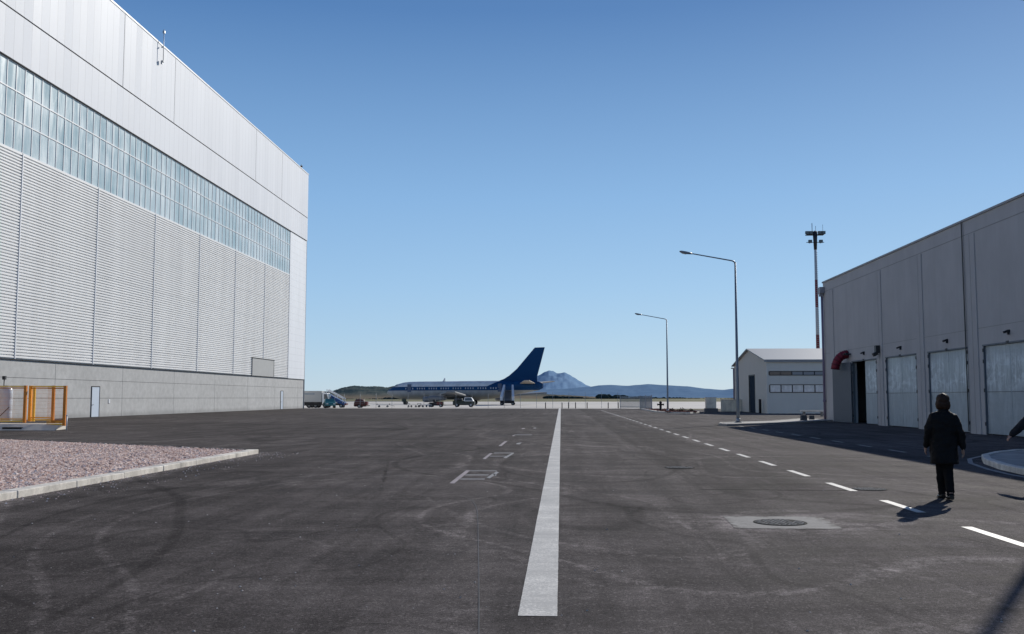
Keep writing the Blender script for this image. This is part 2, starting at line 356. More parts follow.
M['blue']=simple('vehicle_blue',(.015,.06,.22),.3,var=.1); M['teal']=simple('teal_car_paint',(.03,.13,.15),.3,var=.1)
M['truckgrey']=simple('pale_grey_truck',(.36,.36,.35),.5,var=.08); M['brown']=simple('red_brown_cover',(.075,.03,.026),.7,var=.25,scale=2.)
M['red']=simple('red_vehicle_paint',(.13,.02,.018),.4); M['green']=simple('dark_green_paint',(.02,.03,.02),.4)
M['mast']=mat_mast()
M['lens']=simple('clear_lens',(.6,.62,.62),.2)

# ------------------------------------------------------------------ ground, roads, hills
def sheet(name,poly,z,mat):
    mb=MB(); mb.add([(p[0],p[1],z) for p in poly],[tuple(range(len(poly)))])
    return struct(mb.build(name,mat))
sheet('terrain',[(-9000,-400),(9000,-400),(9000,12000),(-9000,12000)],-.06,mat_grass())
sheet('concrete_apron',[(-700,147),(700,147),(700,395),(-700,395)],-.008,mat_apron())
sheet('asphalt_road',[(-160,-40),(70,-40),(70,134),(14,136),(9.5,149.5),(-160,149.5)],0.,M['asphalt'])
def ridge(name,D,depth,prof,mat,base=0.,n=240,rows=26,rug=.12,seed=1,fine=0.):
    rnd=random.Random(seed); mb=MB()
    ph=[(rnd.uniform(0,6.28),rnd.uniform(.5,1.5)) for _ in range(40)]
    def pz(u):
        for (a,b),(c,d) in zip(prof,prof[1:]):
            if a<=u<=c: 
                k=(u-a)/(c-a); k=k*k*(3-2*k)*.5+k*.5; return b+(d-b)*k
        return prof[0][1] if u<prof[0][0] else prof[-1][1]
    u0,u1=prof[0][0],prof[-1][0]; vs=[]
    for r in range(rows):
        q=r/(rows-1); front=1-q
        for i in range(n):
            u=u0+(u1-u0)*i/(n-1)
            h=pz(u)*D
            Y=D-front*depth
            k=math.sin(q*PI/2)**1.1
            nz=sum(math.sin(u*(14+9*j)*a+p+q*(2+j*.7))/(1+j*.6) for j,(p,a) in enumerate(ph[:14]))*.1
            wb=NZ.noise((u*30+seed,q*5,seed*3.1))*.020+NZ.noise((u*110,q*9,seed))*.006
            h=(pz(u+wb*(1-q)*1.6)*(1-q)+pz(u)*q)*D
            nz=NZ.noise((u*70,q*6,seed*2.))+.5*NZ.noise((u*190,q*14,seed)); z=h*k*(1+rug*nz*5*(1-q))+ (rnd.uniform(-1,1)*fine*k)
            vs.append((u*Y,Y,max(z,0)+base if r else -2))
    for i in range(n): vs.append(((u0+(u1-u0)*i/(n-1))*D*1.15,D*1.15,-2))
    rows+=1
    mb.add(vs,[(r*n+i,r*n+i+1,(r+1)*n+i+1,(r+1)*n+i) for r in range(rows-1) for i in range(n-1)],0,True)
    return struct(mb.build(name,mat))
def P(*pts): return [((x-561)/985.,max(0,(397.6-y))/983.) for x,y in pts]
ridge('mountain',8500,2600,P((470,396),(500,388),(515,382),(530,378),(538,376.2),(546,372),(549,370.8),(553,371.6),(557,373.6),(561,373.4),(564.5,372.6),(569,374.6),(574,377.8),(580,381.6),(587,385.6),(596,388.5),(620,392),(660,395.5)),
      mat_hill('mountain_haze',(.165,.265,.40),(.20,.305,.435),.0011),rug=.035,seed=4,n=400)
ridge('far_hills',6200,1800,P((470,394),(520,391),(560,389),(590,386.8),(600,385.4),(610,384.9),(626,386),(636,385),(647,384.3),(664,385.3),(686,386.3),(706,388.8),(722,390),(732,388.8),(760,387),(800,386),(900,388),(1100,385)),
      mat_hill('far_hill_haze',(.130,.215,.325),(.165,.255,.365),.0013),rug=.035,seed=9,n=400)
ridge('scrub_hill',2200,700,P((150,391),(240,391),(308,392.3),(330,390.6),(341,387.2),(352,385.3),(365,386.2),(379,386.2),(386,386.8),(398,384.8),(412,383.4),(430,384),(460,388),(500,391),(560,394.5),(600,396.5)),
      mat_hill('scrub_cover',(.042,.070,.078),(.115,.128,.115),.012,(.22,.18,.13),5.,17.),rug=.05,seed=3,n=420,fine=1.0)
# dark hedgerows and far trees along the edge of the airfield: one uncountable mass
def treeline(name,D,x0,x1,h,seed,mat,dens):
    rnd=random.Random(seed); mb=MB(); 
    for i in range(dens):
        u=(rnd.uniform(x0,x1)-561)/985.; Y=D+rnd.uniform(0,60); s=h*rnd.uniform(.35,1.)*(0.6+.4*math.sin(u*60+seed))
        cx=u*Y
        n=7; rr=[]
        for k,(w,z) in enumerate(((.9,0),(1.25,.35),(1.1,.7),(.45,1.))):
            rr.append([(cx+s*w*math.cos(2*PI*j/n)*rnd.uniform(.7,1.2),Y+s*w*math.sin(2*PI*j/n)*.8,s*z*rnd.uniform(.85,1.1)) for j in range(n)])
        mb.rings(rr)
    o=mb.build(name,mat); o['kind']='stuff'; return o
tm=mat_hill('far_tree_green',(.022,.036,.036),(.045,.06,.055),.06)
treeline('far_trees',1300,545,642,4.2,2,tm,260)
treeline('far_trees',1250,600,626,6.0,5,tm,50)
treeline('far_trees',1500,640,735,2.6,8,tm,160)
treeline('far_trees',900,300,420,2.6,11,tm,170)

# painted markings
def strip(name,x0,x1,y0,y1,mat,z=.004,seg=1):
    mb=MB(); 
    jl=[random.uniform(-.0015,.0015) for _ in range(seg+1)]; jr=[random.uniform(-.0015,.0015) for _ in range(seg+1)]
    for i in range(seg):
        q0=i/seg; q1=(i+1)/seg
        if seg>100: q0*=q0; q1*=q1
        a=y0+(y1-y0)*q0; b=y0+(y1-y0)*q1
        mb.quad((x0+jl[i],a,z),(x1+jr[i],a,z),(x1+jr[i+1],b,z),(x0+jl[i+1],b,z))
    return struct(mb.build(name,mat))
strip('white_line',-.335,-.035,7.62,149.2,M['paint'],.004,400)
for k in range(-1,36):
    y=13.06+3.27*k
    strip('lane_dash',5.13,5.27,y-1.70,y,M['paint'],.004,14)
for k in range(0,11):
    y=21.2+3.3*k
    strip('lane_dash',10.36,10.5,y+6.,y+7.5,M['oldpaint'])
def bay(bar,cross,right,mat2):
    mb=MB(); z=.004
    x0,x1,y0,y1=bar; mb.quad((x0,y0+.1,z),(x1,y0,z),(x1-.0,y1,z),(x0-.0,y1,z),0)
    for c,a,b,h in cross: mb.quad((a,c,z),(b,c+.03,z),(b,c+h+.03,z),(a,c+h,z),1)
    for q in right: mb.quad(*[(p[0],p[1],z) for p in q],1)
    return struct(mb.build('worn_marking',[M['pinkpaint'],mat2]))
O=M['oldpaint']
bay((-2.17,-2.07,19.05,22.5),((20.0,-2.06,-1.56,.2),(21.05,-2.06,-1.56,.22),(22.25,-2.06,-1.46,.18)),([(-1.55,20.5),(-1.47,20.3),(-1.38,21.9),(-1.46,22.2)],[(-1.56,21.9),(-1.5,21.6),(-1.40,20.9),(-1.38,21.2)]),O)
bay((-2.13,-2.04,26.6,29.4),((27.8,-2.02,-1.55,.22),(29.4,-2.02,-1.42,.28)),([(-1.6,27.2),(-1.5,27.1),(-1.40,29.4),(-1.48,29.4)],),O)
bay((-2.15,-2.04,33.7,37.5),(),([(-1.62,35.2),(-1.48,35.0),(-1.45,36.4),(-1.6,36.0)],),O)
bay((-2.12,-2.03,42.4,43.4),((43.6,-2.1,-1.3,.5),),(),O); bay((-2.1,-1.95,52,53.5),(),([(-1.5,53),(-1.35,53),(-1.35,54.2),(-1.5,54.2)],),O)
mb=MB(); pts=[(-.55,5.),(-.57,6.87),(-.68,8.2),(-.85,10.19),(-1.09,12.94),(-1.22,14.4),(-1.33,15.3),(-1.43,15.9),(-1.55,16.35),(-1.72,16.75)]
for k,((a,b),(c,d)) in enumerate(zip(pts,pts[1:])): mb.quad((a-.004,b,.004),(a+.004,b,.004),(c+.004,d,.004),(c-.004,d,.004))
struct(mb.build('chalk_line',M['faint']))

# gravel bed with kerb
bed=[(-9.3,28.75),(-9.3,4),(-60,4),(-60,60),(-21.4,36.6)]
mb=MB(); mb.add([(p[0],p[1],.09) for p in bed],[(0,1,2,3,4)]); struct(mb.build('gravel_bed',M['gravel']))
mb=MB(); y=4.
while y<28.9:
    y2=min(y+1.0,29.0); j=random.uniform(-.006,.006)
    mb.box(-9.3+j,-9.0+j,y,y2-.004,-.02,.12+random.uniform(-.004,.004)); y=y2
def kerbline(mb,a,b,w=.2,h=.13,L=1.):
    a=Vector((*a,0));b=Vector((*b,0));n=max(1,int((b-a).length/L)); t=(b-a).normalized()
    for i in range(n):
        p=a.lerp(b,i/n);q=a.lerp(b,(i+1)/n)-t*.012
        mb.beam(p+Vector((0,0,h/2-.01)),q+Vector((0,0,h/2-.01)),w,h+.02)
struct(mb.build('kerb',M['kerb'],bevel=.015))
mb=MB(); kerbline(mb,(-9.35,29.25),(-60,60.9),.22,.11); struct(mb.build('kerb',simple('dark_edging',(.055,.05,.048),.9,var=.3),bevel=.01))  # back kerb coloured dark to draw the shadow line behind the gravel
mb=MB(); rnd=random.Random(3)
def inbed(x,y): 
    return x<-9.35 and y<28.9+(-9.2-x)*.60 and y>10
cnt=0
while cnt<15000:
    u=rnd.random(); yy=15+25*u**1.3; xx=-9.35-rnd.random()*27
    if not inbed(xx,yy) or xx/yy<-.64: continue
    s=rnd.uniform(.014,.036) if rnd.random()<.93 else rnd.uniform(.04,.06); a=rnd.uniform(0,6.28); c,sn=math.cos(a),math.sin(a)
    q=[]
    for (dx,dy,dz) in ((1,0,0),(0,1,0),(-1,0,0),(0,-1,0),(.15,.1,.38),(0,0,-.6)):
        dx*=rnd.uniform(.7,1.2);dy*=rnd.uniform(.6,1.0);dz*=rnd.uniform(.7,1.)
        q.append((xx+s*(dx*c-dy*sn),yy+s*(dx*sn+dy*c),.1+s*dz+rnd.uniform(0,.02)))
    mb.add(q,[(0,1,4),(1,2,4),(2,3,4),(3,0,4),(1,0,5),(2,1,5),(3,2,5),(0,3,5)]); cnt+=1
for i in range(260):
    yy=rnd.uniform(15,29.5); xx=-8.98+rnd.random()**2.2*1.3; q=[]; s=rnd.uniform(.008,.024)
    for (dx,dy,dz) in ((1,0,0),(0,1,0),(-1,0,0),(0,-1,0),(.15,.1,.8)):
        q.append((xx+s*dx*rnd.uniform(.7,1.2),yy+s*dy*rnd.uniform(.7,1.2),.001+s*dz))
    mb.add(q,[(0,1,4),(1,2,4),(2,3,4),(3,0,4)])
o=mb.build('gravel',M['stone']); o['kind']='stuff'
# loose grit and pale chips on the asphalt
mb=MB(); rnd=random.Random(12)
for i in range(260):
    yy=7+rnd.random()**1.6*30; xx=yy*rnd.uniform(-.62,.46); s=rnd.uniform(.004,.013)
    if -9.6<xx<-8.9 or (xx<-8.9 and yy>3): continue
    q=[(xx+s*rnd.uniform(.7,1.4)*math.cos(k*PI/2+i),yy+s*rnd.uniform(.7,1.4)*math.sin(k*PI/2+i),.002) for k in range(4)]+[(xx,yy,s*.9)]
    mb.add(q,[(0,1,4),(1,2,4),(2,3,4),(3,0,4)])
o=mb.build('loose_grit',simple('pale_chips',(.42,.40,.37),.9,var=.4,scale=2.)); o['kind']='stuff'

# concrete patch and manhole covers
mb=MB(); mb.add([(2.2,12.75,.004),(3.56,12.75,.004),(3.62,14.05,.004),(2.26,14.05,.004)],[(0,1,2,3)])
t=NT('dusty_patch_concrete',.85,0,.1); X_,Y_,Z_=t.xyz()
e_=t.m('MINIMUM',t.m('MINIMUM',t.m('SUBTRACT',X_,2.22),t.m('SUBTRACT',3.6,X_)),t.m('MULTIPLY',t.m('MINIMUM',t.m('SUBTRACT',Y_,12.75),t.m('SUBTRACT',14.05,Y_)),1.))
n_=t.noise(3.,6,.7,dist=.8); g_=t.noise(60,3,.7); m_=t.smooth(t.m('ADD',e_,t.m('MULTIPLY',t.m('SUBTRACT',n_,.5),1.1)),-.08,.14)
t.col(t.mul(t.mix(m_,(.105,.096,.091),(.27,.26,.245)),t.m('MULTIPLY',t.smooth(g_,.3,.7,.82,1.15),t.smooth(n_,.3,.7,.9,1.08)))); t.bump(g_,.3,.008)
struct(mb.build('concrete_patch',t.mat))
def manhole(x,y,r,label,z=.006):
    t=thing('manhole_cover',label,'manhole cover',(x,y,z),0,'manhole covers in the road')
    mb=MB(); n=40
    prof=[(r,0),(r*.99,.004),(r*.95,.006),(r*.93,.003)]
    mb.rings([[(a*math.cos(2*PI*j/n),a*math.sin(2*PI*j/n),b) for j in range(n)] for a,b in prof],cap=False)
    mb.build('frame',M['cast'],t)
    mb=MB(); mb.add([(r*.92*math.cos(2*PI*j/n),r*.92*math.sin(2*PI*j/n),.004) for j in range(n)],[tuple(range(n))]); 
    lid=mb.build('lid',M['cast'],t)
    mb=MB(); rnd=random.Random(5); s=r/5.5
    for i in range(-7,8):
        for j in range(-7,8):
            px,py=i*s+(.5*s if j%2 else 0),j*s
            if math.hypot(px,py)>r*.86 or rnd.random()<.12: continue
            a=PI/4 if (i+j)%2 else -PI/4
            d=Vector((math.cos(a),math.sin(a),0))*s*.42
            mb.beam(Vector((px,py,.006))-d,Vector((px,py,.006))+d,s*.36,.005)
    mb.build('tread',M['cast_tread'],lid)
    return t
manhole(2.9,13.36,.35,'round ribbed iron manhole cover set in a square pale concrete patch')
manhole(5.58,18.25,.31,'round iron manhole cover beside the lane dashes left of the walking person')
manhole(2.8,23.6,.36,'farthest dark manhole cover, in the dark relaid strip of asphalt')

# ------------------------------------------------------------------ big hangar
HX=-39.5; HY=149.2; Y0=5.
hg=thing('hangar','huge white hangar with a ribbed front and long teal window band','hangar',(HX,HY,0))
BZ=4.42; W0=19.45; W1=25.95; F1=29.5; HT=36.35
mb=MB(); mb.box(HX-70,HX-.06,Y0,HY-.05,0,HT-.3); mb.build('wall',M['joint'],hg,True)
mb=MB(); off=74.9; ys=[Y0]+[off+11.83*k for k in range(-6,7)]+[HY]; ys=[y for y in ys if Y0<=y<=HY]
zs=[0,1.6,3.1,BZ-.02]
for a,b in zip(ys,ys[1:]):
    for c,d in zip(zs,zs[1:]): mb.box(HX-.05,HX,a+.025,b-.025,c+.014,d-.014)
mb.build('concrete_panel',M['basewall'],hg,True)
mb=MB(); mb.box(HX-69.9,HX,HY-.05,HY,0,HT-.3); mb.build('end_wall',M['flat'],hg,True)
bays=[140.0-11.85*k for k in range(0,12)]
prof=[]; z=BZ+.03; pitch=.225
while z<W0-.02:
    prof+= [(0,z),(0,z+.05),(.085,z+.07),(.085,z+.178)]; z+=pitch
mb=MB()
for a,b in zip(bays[1:],bays):
    n=len(prof); vs=[(HX+.02+p[0],y,p[1]) for y in (a+.06,b-.06) for p in prof]
    mb.add(vs,[(i,i+1,n+i+1,n+i) for i in range(n-1)])
mb.build('ribbed_cladding',M['clad'],hg,True)
mb=MB()
mb.box(HX,HX+.14,-.05,.05,BZ+.02,W0); mb.v=[(v[0]-HX,v[1],v[2]) for v in mb.v]; cj=mb.build('cladding_joint',M['flat'],hg); cj.location=(0,bays[0]-HY,0)
for y in bays[1:]: copy_part(cj,hg,(0,y-HY,0))
mb=MB(); mb.box(HX-.02,HX+.10,bays[0]+.06,HY,BZ+.02,W1-.02); mb.build('smooth_end_panel',M['flat'],hg,True)
mb=MB(); mb.box(HX-.02,HX+.12,Y0,HY,BZ-.03,BZ+.02); mb.build('drip_trim',M['joint'],hg,True)
proto=None
def hwin():
    fr=MB(); p=11.85/10
    for k in range(10): 
        fr.box(.0,.07,-k*p-.035,-k*p+.035,W0+.08,W1-.1)
    for z in (W0,W0+(W1-W0)/3,W0+2*(W1-W0)/3,W1-.16): fr.box(.0,.075,-11.85+.052,-.052,z+.04,z+.12)
    f=fr.build('window',M['white'],hg)
    pn=MB(); pn.quad((.03,-11.83,W0+.05),(.03,-.02,W0+.05),(.03,-.02,W1-.08),(.03,-11.83,W1-.08)); pn.build('pane',M['hpane'],f)
    return f
proto=hwin(); proto.location=(0,bays[0]-HY,0)
for y in bays[1:11]: copy_part(proto,hg,(0,y-HY,0))
mb=MB(); mb.box(HX-.05,HX+.2,Y0,HY,W1,F1-.06); mb.box(HX-.05,HX+.2,Y0,HY,F1+.06,HT); FA=mb
mb.box(HX-.04,HX+.14,Y0,HY-.02,F1-.06,F1+.06,1)
for y in (36.9,60.7,84.4,96.1,122.9,134.8):
    if Y0<y<HY: mb.box(HX+.19,HX+.205,y-.03,y+.03,F1+.06,HT-.02,1)
mb.box(HX+.02,HX+.17,Y0,HY-.3,W1-.07,W1-.002,1)  # dark strip painted in as the shadow line under the proud fascia
mb.build('fascia',[M['fascia'],M['joint']],hg,True)
mb=MB(); mb.box(HX-70,HX+.25,Y0,HY+.08,HT,HT+.16); mb.build('roof',M['white'],hg,True)
def hdoor(y0,y1,lbl):
    mb=MB(); mb.box(HX,HX+.05,y0-.07,y0,0,2.62); mb.box(HX,HX+.05,y1,y1+.07,0,2.62); mb.box(HX,HX+.05,y0,y1,2.55,2.62)
    fr=mb.build('door_frame',M['joint'],hg,True)
    mb=MB(); mb.box(HX,HX+.03,y0,y1,.03,2.55); d=mb.build('door',M['doorblue'],hg,True); d['label']=lbl
    mb=MB(); mb.beam((HX+.03,y0+.12,1.05),(HX+.1,y0+.12,1.05),.03,.03); mb.beam((HX+.09,y0+.10,1.05),(HX+.09,y0+.26,1.05),.03,.03)
    h=mb.build('handle',M['black'],hg,True); h.parent=d
hdoor(80.95,82.3,'pale blue door near the orange barrier'); hdoor(136.9,138.,'pale door near the far corner')
mb=MB(); mb.box(HX,HX+.16,123.3,132.9,BZ+.05,6.72); o=mb.build('grey_hatch',M['hatch'],hg,True)
mb=MB(); mb.box(HX+.1,HX+.22,123.2,133.,6.72,6.8); mb.box(HX+.16,HX+.18,123.3,123.42,BZ+.05,6.72); mb.box(HX+.16,HX+.18,132.78,132.9,BZ+.05,6.72); mb.build('hatch_trim',M['joint'],hg,True)
mb=MB(); mb.box(HX,HX+.04,84.05,84.35,1.15,1.5); mb.build('wall_sign',M['white'],hg,True)
# aerial and its clamp on the parapet, and the small one at the far corner
mb=MB(); mb.tube([(HX+.55,92.2,HT-1.9),(HX+.55,92.2,HT+1.5)],.035,8); mb.beam((HX+.33,92.2,HT-1.7),(HX+.6,92.2,HT-1.7),.08,.12); mb.beam((HX+.33,92.2,HT-.3),(HX+.6,92.2,HT-.3),.08,.12)
mb.box(HX+.45,HX+.65,92.1,92.3,HT+1.1,HT+1.35); mb.box(HX+.34,HX+.5,92.1,92.3,HT-2.0,HT-1.75)
mb.build('aerial',M['galv'],hg,True)
mb=MB(); mb.tube([(HX,145.6,HT+.16),(HX,145.6,HT+.8)],.05,8); mb.box(HX-.2,HX+.2,145.5,145.7,HT+.4,HT+.6); mb.build('aerial',M['black'],hg,True)
mb=MB(); mb.box(HX-.02,HX+.13,HY,HY+.05,0,HT); mb.build('corner_trim',M['hatch'],hg,True)

# ------------------------------------------------------------------ right-hand building
BX=19.; BY=71.7; BT=9.92; B0=8.; DZ=4.03
rb=thing('service_building','long grey precast building with tall pale blue double doors in shade','building',(BX,BY,0))
doors=[(60.1-6.65*k,65.1-6.65*k) for k in range(0,8)]
mb=MB(); mb.box(BX,BX+.3,B0,BY,DZ,BT-.001)
edges=[BY]+[e for d in doors for e in (d[1],d[0])]+[B0]
for i in range(0,len(edges),2):
    if edges[i]-edges[i+1]>.02: mb.box(BX,BX+.3,edges[i+1],edges[i],0,DZ-.001)
mb.box(BX+.3,BX+26,BY-.3,BY,0,BT-.001); mb.box(BX+.3,BX+26,B0,B0+.3,0,BT-.001); mb.box(BX+25.7,BX+26,B0+.3,BY-.3,0,BT-.001)
mb.box(BX-.008,BX,B0,BY-.02,9.25,9.28,1)
for k in range(0,8): mb.box(BX-.058,BX-.05,59.35-6.65*k-.007,59.35-6.65*k+.007,0,9.19,1); 
mb.box(BX-.008,BX,B0,BY-.02,4.785,4.805,1)
mb.build('wall',[M['wall'],M['soft']],rb,True)
mb=MB(); mb.box(BX-.06,BX+26.05,B0-.05,BY+.05,BT,BT+.10); mb.build('roof',simple('parapet_coping',(.32,.32,.33),.6),rb,True)
pm=MB(); pm.box(-.05,0,-.5,.5,0,9.2); pier=pm.build('pier',M['wall'],rb); pier.location=(0,59.35-BY,0)
for k in range(1,8): copy_part(pier,rb,(0,59.35-6.65*k-BY,0))
copy_part(pier,rb,(0,69.6-BY,0))

mb=MB(); mb.box(BX-.09,BX-.058,46.78,46.85,0.1,BT); mb.build('downspout',M['black'],rb,True)
mb=MB()
mb.box(BX+.31,BX+25.7,B0+.3,BY-.3,.003,.01); mb.build('inner_floor',simple('inner_floor_paint',(.06,.06,.06),.8),rb,True)
hgp=None
for i,(a,b) in enumerate(doors):
    c=(a+b)/2; mid=(i!=0)
    fm=MB(); fm.box(BX-.03,BX+.12,a,b,DZ-.07,DZ-.002); fm.box(BX+.0,BX+.12,a,a+.08,0.02,DZ-.07); fm.box(BX+.0,BX+.12,b-.08,b,0.02,DZ-.07)
    d=fm.build('door',M['greypanel'],rb,True)
    for s in ((a+.08,c-.012),(c+.012,b-.08)):
        if i==0 and s[0]>c: continue
        lf=MB(); lf.box(BX+.08,BX+.14,s[0],s[1],.05,DZ-.08); l=lf.build('leaf',M['dsheet'],rb,True); l.parent=d
        g=MB()
        for z in (1.9,): g.box(BX+.06,BX+.08,s[0]+.06,s[1]-.06,z,z+.025)
        gg=g.build('glazing_bar',M['greypanel'],rb,True); gg.parent=d
    for yy in (a+.04,b-.04):
        for z in (.4,1.9,3.2,3.7):
            if hgp is None:
                hm=MB(); hm.box(-.03,0,-.035,.035,0,.16); hgp=hm.build('hinge',M['black'],d); hgp.location=(0,yy-BY,z)
            else: copy_part(hgp,d,(0,yy-BY,z))
    hm=MB(); hm.box(BX-.05,BX+.08,c-.1,c+.1,DZ-.08,DZ+.04)
    h=hm.build('latch',M['black'],rb,True); h.parent=d
    if i==0:
        lf=MB(); th=R(13); p0=Vector((BX-.06,b-.05,0)); dr=Vector((-math.sin(th),math.cos(th),0)); p1=p0+dr*2.4; nn=Vector((-dr.y,dr.x,0))*.06
        vs=[p0,p1,p1+nn,p0+nn]; lf.prism([(v.x,v.y) for v in vs],.05,DZ-.08)
        l=lf.build('leaf',M['greypanel'],rb,True); l.parent=d; l['label']='blue grey door leaf swung open against the wall'
wl=MB(); wl.box(-.08,0,-.05,.05,.05,.15); wl.beam((-.07,0,.1),(-.24,0,.03),.15,.09); wl.box(-.1,-.0,-.02,.02,-.06,.05)
wlo=wl.build('wall_light',M['black'],rb); wlo.location=(0,62.4-BY,4.38)
for k in range(1,7): copy_part(wlo,rb,(0,62.4-6.65*k-BY,4.38))
wb=MB(); wb.box(-.3,-.06,-.16,.16,.0,.45); wb.beam((-.2,0,.0),(-.42,0,-.12),.3,.2); o=wb.build('floodlight',M['black'],rb); o.location=(0,59.35-BY,4.3)
# red curved extraction duct over the open door
mb=MB(); arc=[(BX-.02,65.9,4.52)]+[(BX-.1-.72*math.sin(a),65.9+.2*math.sin(a),3.45+1.05*math.cos(a)) for a in [R(q) for q in range(5,92,8)]]
mb.tube(arc,.27,16); o=mb.build('duct',M['redduct'],rb,True)
mb=MB()
for i in range(1,len(arc),2):
    a=Vector(arc[i]); t_=(Vector(arc[min(i+1,len(arc)-1)])-Vector(arc[i-1])).normalized()*.03; mb.tube([a-t_,a+t_],.29,16)
mb.build('duct_rib',simple('deep_red_rib',(.1,.008,.02),.6),rb,True)
mb=MB(); mb.beam((BX,65.3,4.5),(BX-.5,65.3,4.5),.08,.08); mb.beam((BX-.3,65.1,4.5),(BX-.3,65.6,4.5),.14,.14); mb.build('bracket',M['black'],rb,True)
mb=MB(); mb.tube([(BX-.12,BY-.12,0.05),(BX-.12,BY-.12,9.3)],.085,12); mb.tube([(BX-.12,BY-.12,1.35),(BX-.12,BY-.12,1.5)],.12,12); mb.build('drainpipe',M['purple'],rb,True)
mb=MB(); mb.box(BX-.34,BX-.01,BY-.5,BY+.2,9.15,9.6); mb.box(BX-.3,BX-.05,BY-.3,BY+.05,8.95,9.15); mb.build('rain_head',simple('grey_rain_head',(.3,.3,.33),.5),rb,True)

# ------------------------------------------------------------------ islands and kerbs on the right
isl=[(9.93,-20),(9.93,21.9),(10.12,23.4),(10.6,25.4),(11.3,27.2),(12.3,28.7),(13.4,29.9),(14.6,30.4),(15.7,30.0),(16.4,28.8),(16.6,27),(16.6,-20)]
def island(name,poly,ins,h,mtop,mk):
    n=len(poly); cx=sum(p[0] for p in poly)/n; 
    mb=MB(); ctr=Vector((sum(p[0] for p in poly)/n,sum(p[1] for p in poly)/n))
    inner=[]
    for i,p in enumerate(poly):
        a=Vector(poly[i-1]);b=Vector(p);c=Vector(poly[(i+1)%n])
        t=((b-a).normalized()+(c-b).normalized()); t=t.normalized() if t.length>1e-4 else (c-b).normalized()
        nr=Vector((-t.y,t.x))
        inner.append(b+nr*ins if (ctr-b).dot(nr)>0 else b-nr*ins)
    prof=[[(p[0],p[1],-.01) for p in poly],[(p[0],p[1],h-.02) for p in poly],[(p[0]+(q[0]-p[0])*.12,p[1]+(q[1]-p[1])*.12,h) for p,q in zip(poly,inner)],[(q[0],q[1],h) for q in inner],[(q[0],q[1],h-.03) for q in inner]]
    mb.rings(prof,cap=False,smooth=False); struct(mb.build('kerb',mk))
    mb=MB(); mb.add([(q[0],q[1],h-.02) for q in inner],[tuple(range(n))]); struct(mb.build(name,mtop))
island('traffic_island',isl,.18,.14,M['pave'],M['kerb'])
mb=MB(); L=[(9.70,5)]+[(p[0]-.25+ (0 if i<3 else .0),p[1]+(.0 if i<2 else .18)) for i,p in enumerate(isl[1:7])]
for (a,b),(c,d) in zip(L,L[1:]): mb.quad((a-.06,b,.004),(a+.06,b-.02,.004),(c+.06,d-.02,.004),(c-.06,d,.004))
struct(mb.build('edge_line',M['oldpaint']))
pv=[(9.75,57.6),(9.55,58.8),(9.75,60.4),(11.,63.8),(14.0,66.9),(18.4,73.4),(18.4,74.2),(15.3,72.2),(18.45,70.6),(13.7,61.1)]
pv=[(9.55,57.6),(9.4,59.5),(9.9,62.),(11.2,64.2),(14.,66.8),(17.6,74.),(18.6,74.),(18.6,68.5),(14.1,62.2)]
island('pavement',pv,.16,.13,M['pave'],M['pave'])
gi=[(11.0,136.),(14.2,136.),(15.0,107.5),(13.4,103.),(11.4,104.5),(10.7,112)]
island('planted_island',gi,.25,.14,M['soil'],M['kerb'])
# debris on the planted island
mb=MB(); rnd=random.Random(9)
for i in range(420):
    xx=rnd.uniform(11.2,14.4); yy=104.6+rnd.random()**1.6*28; s=rnd.uniform(.05,.22)
    q=[(xx+s*math.cos(k*PI/2+i)*rnd.uniform(.6,1.3),yy+s*math.sin(k*PI/2+i),.11) for k in range(4)]+[(xx,yy,.12+s*.7)]
    mb.add(q,[(0,1,4),(1,2,4),(2,3,4),(3,0,4)])
o=mb.build('soil_clods',M['soil']); o['kind']='stuff'
def shrub(x,y,s,label):
    mb=MB(); rnd=random.Random(int(x*100))
    t=thing('low_shrub',label,'shrub',(x,y,.1),0,'low shrubs on the planted island')
    for i in range(150):
        a=rnd.uniform(0,6.28); r=s*math.sqrt(rnd.random()); z=s*.7*rnd.random()*(1.1-r/s)
        d=Vector((rnd.uniform(-1,1),rnd.uniform(-1,1),rnd.uniform(-.3,1))).normalized()*.13; e=d.cross(Vector((.3,.5,.8))).normalized()*.06
        p=Vector((r*math.cos(a),r*math.sin(a),z)); mb.add([p-e,p+e,p+d],[(0,1,2)])
    mb.build('foliage',M['shrub'],t)
    mb=MB(); 
    for k in range(4): mb.tube([(0,0,0),(s*.5*math.cos(k*1.6),s*.5*math.sin(k*1.6),s*.4)],[.02,.008],5)
    mb.build('stem',M['shrub'],t)
shrub(12.7,113.5,.55,'low dark shrub just right of the far lamp post'); shrub(13.6,112,.7,'largest low dark shrub on the planted island'); shrub(14.4,110.5,.5,'rightmost low dark shrub on the planted island')

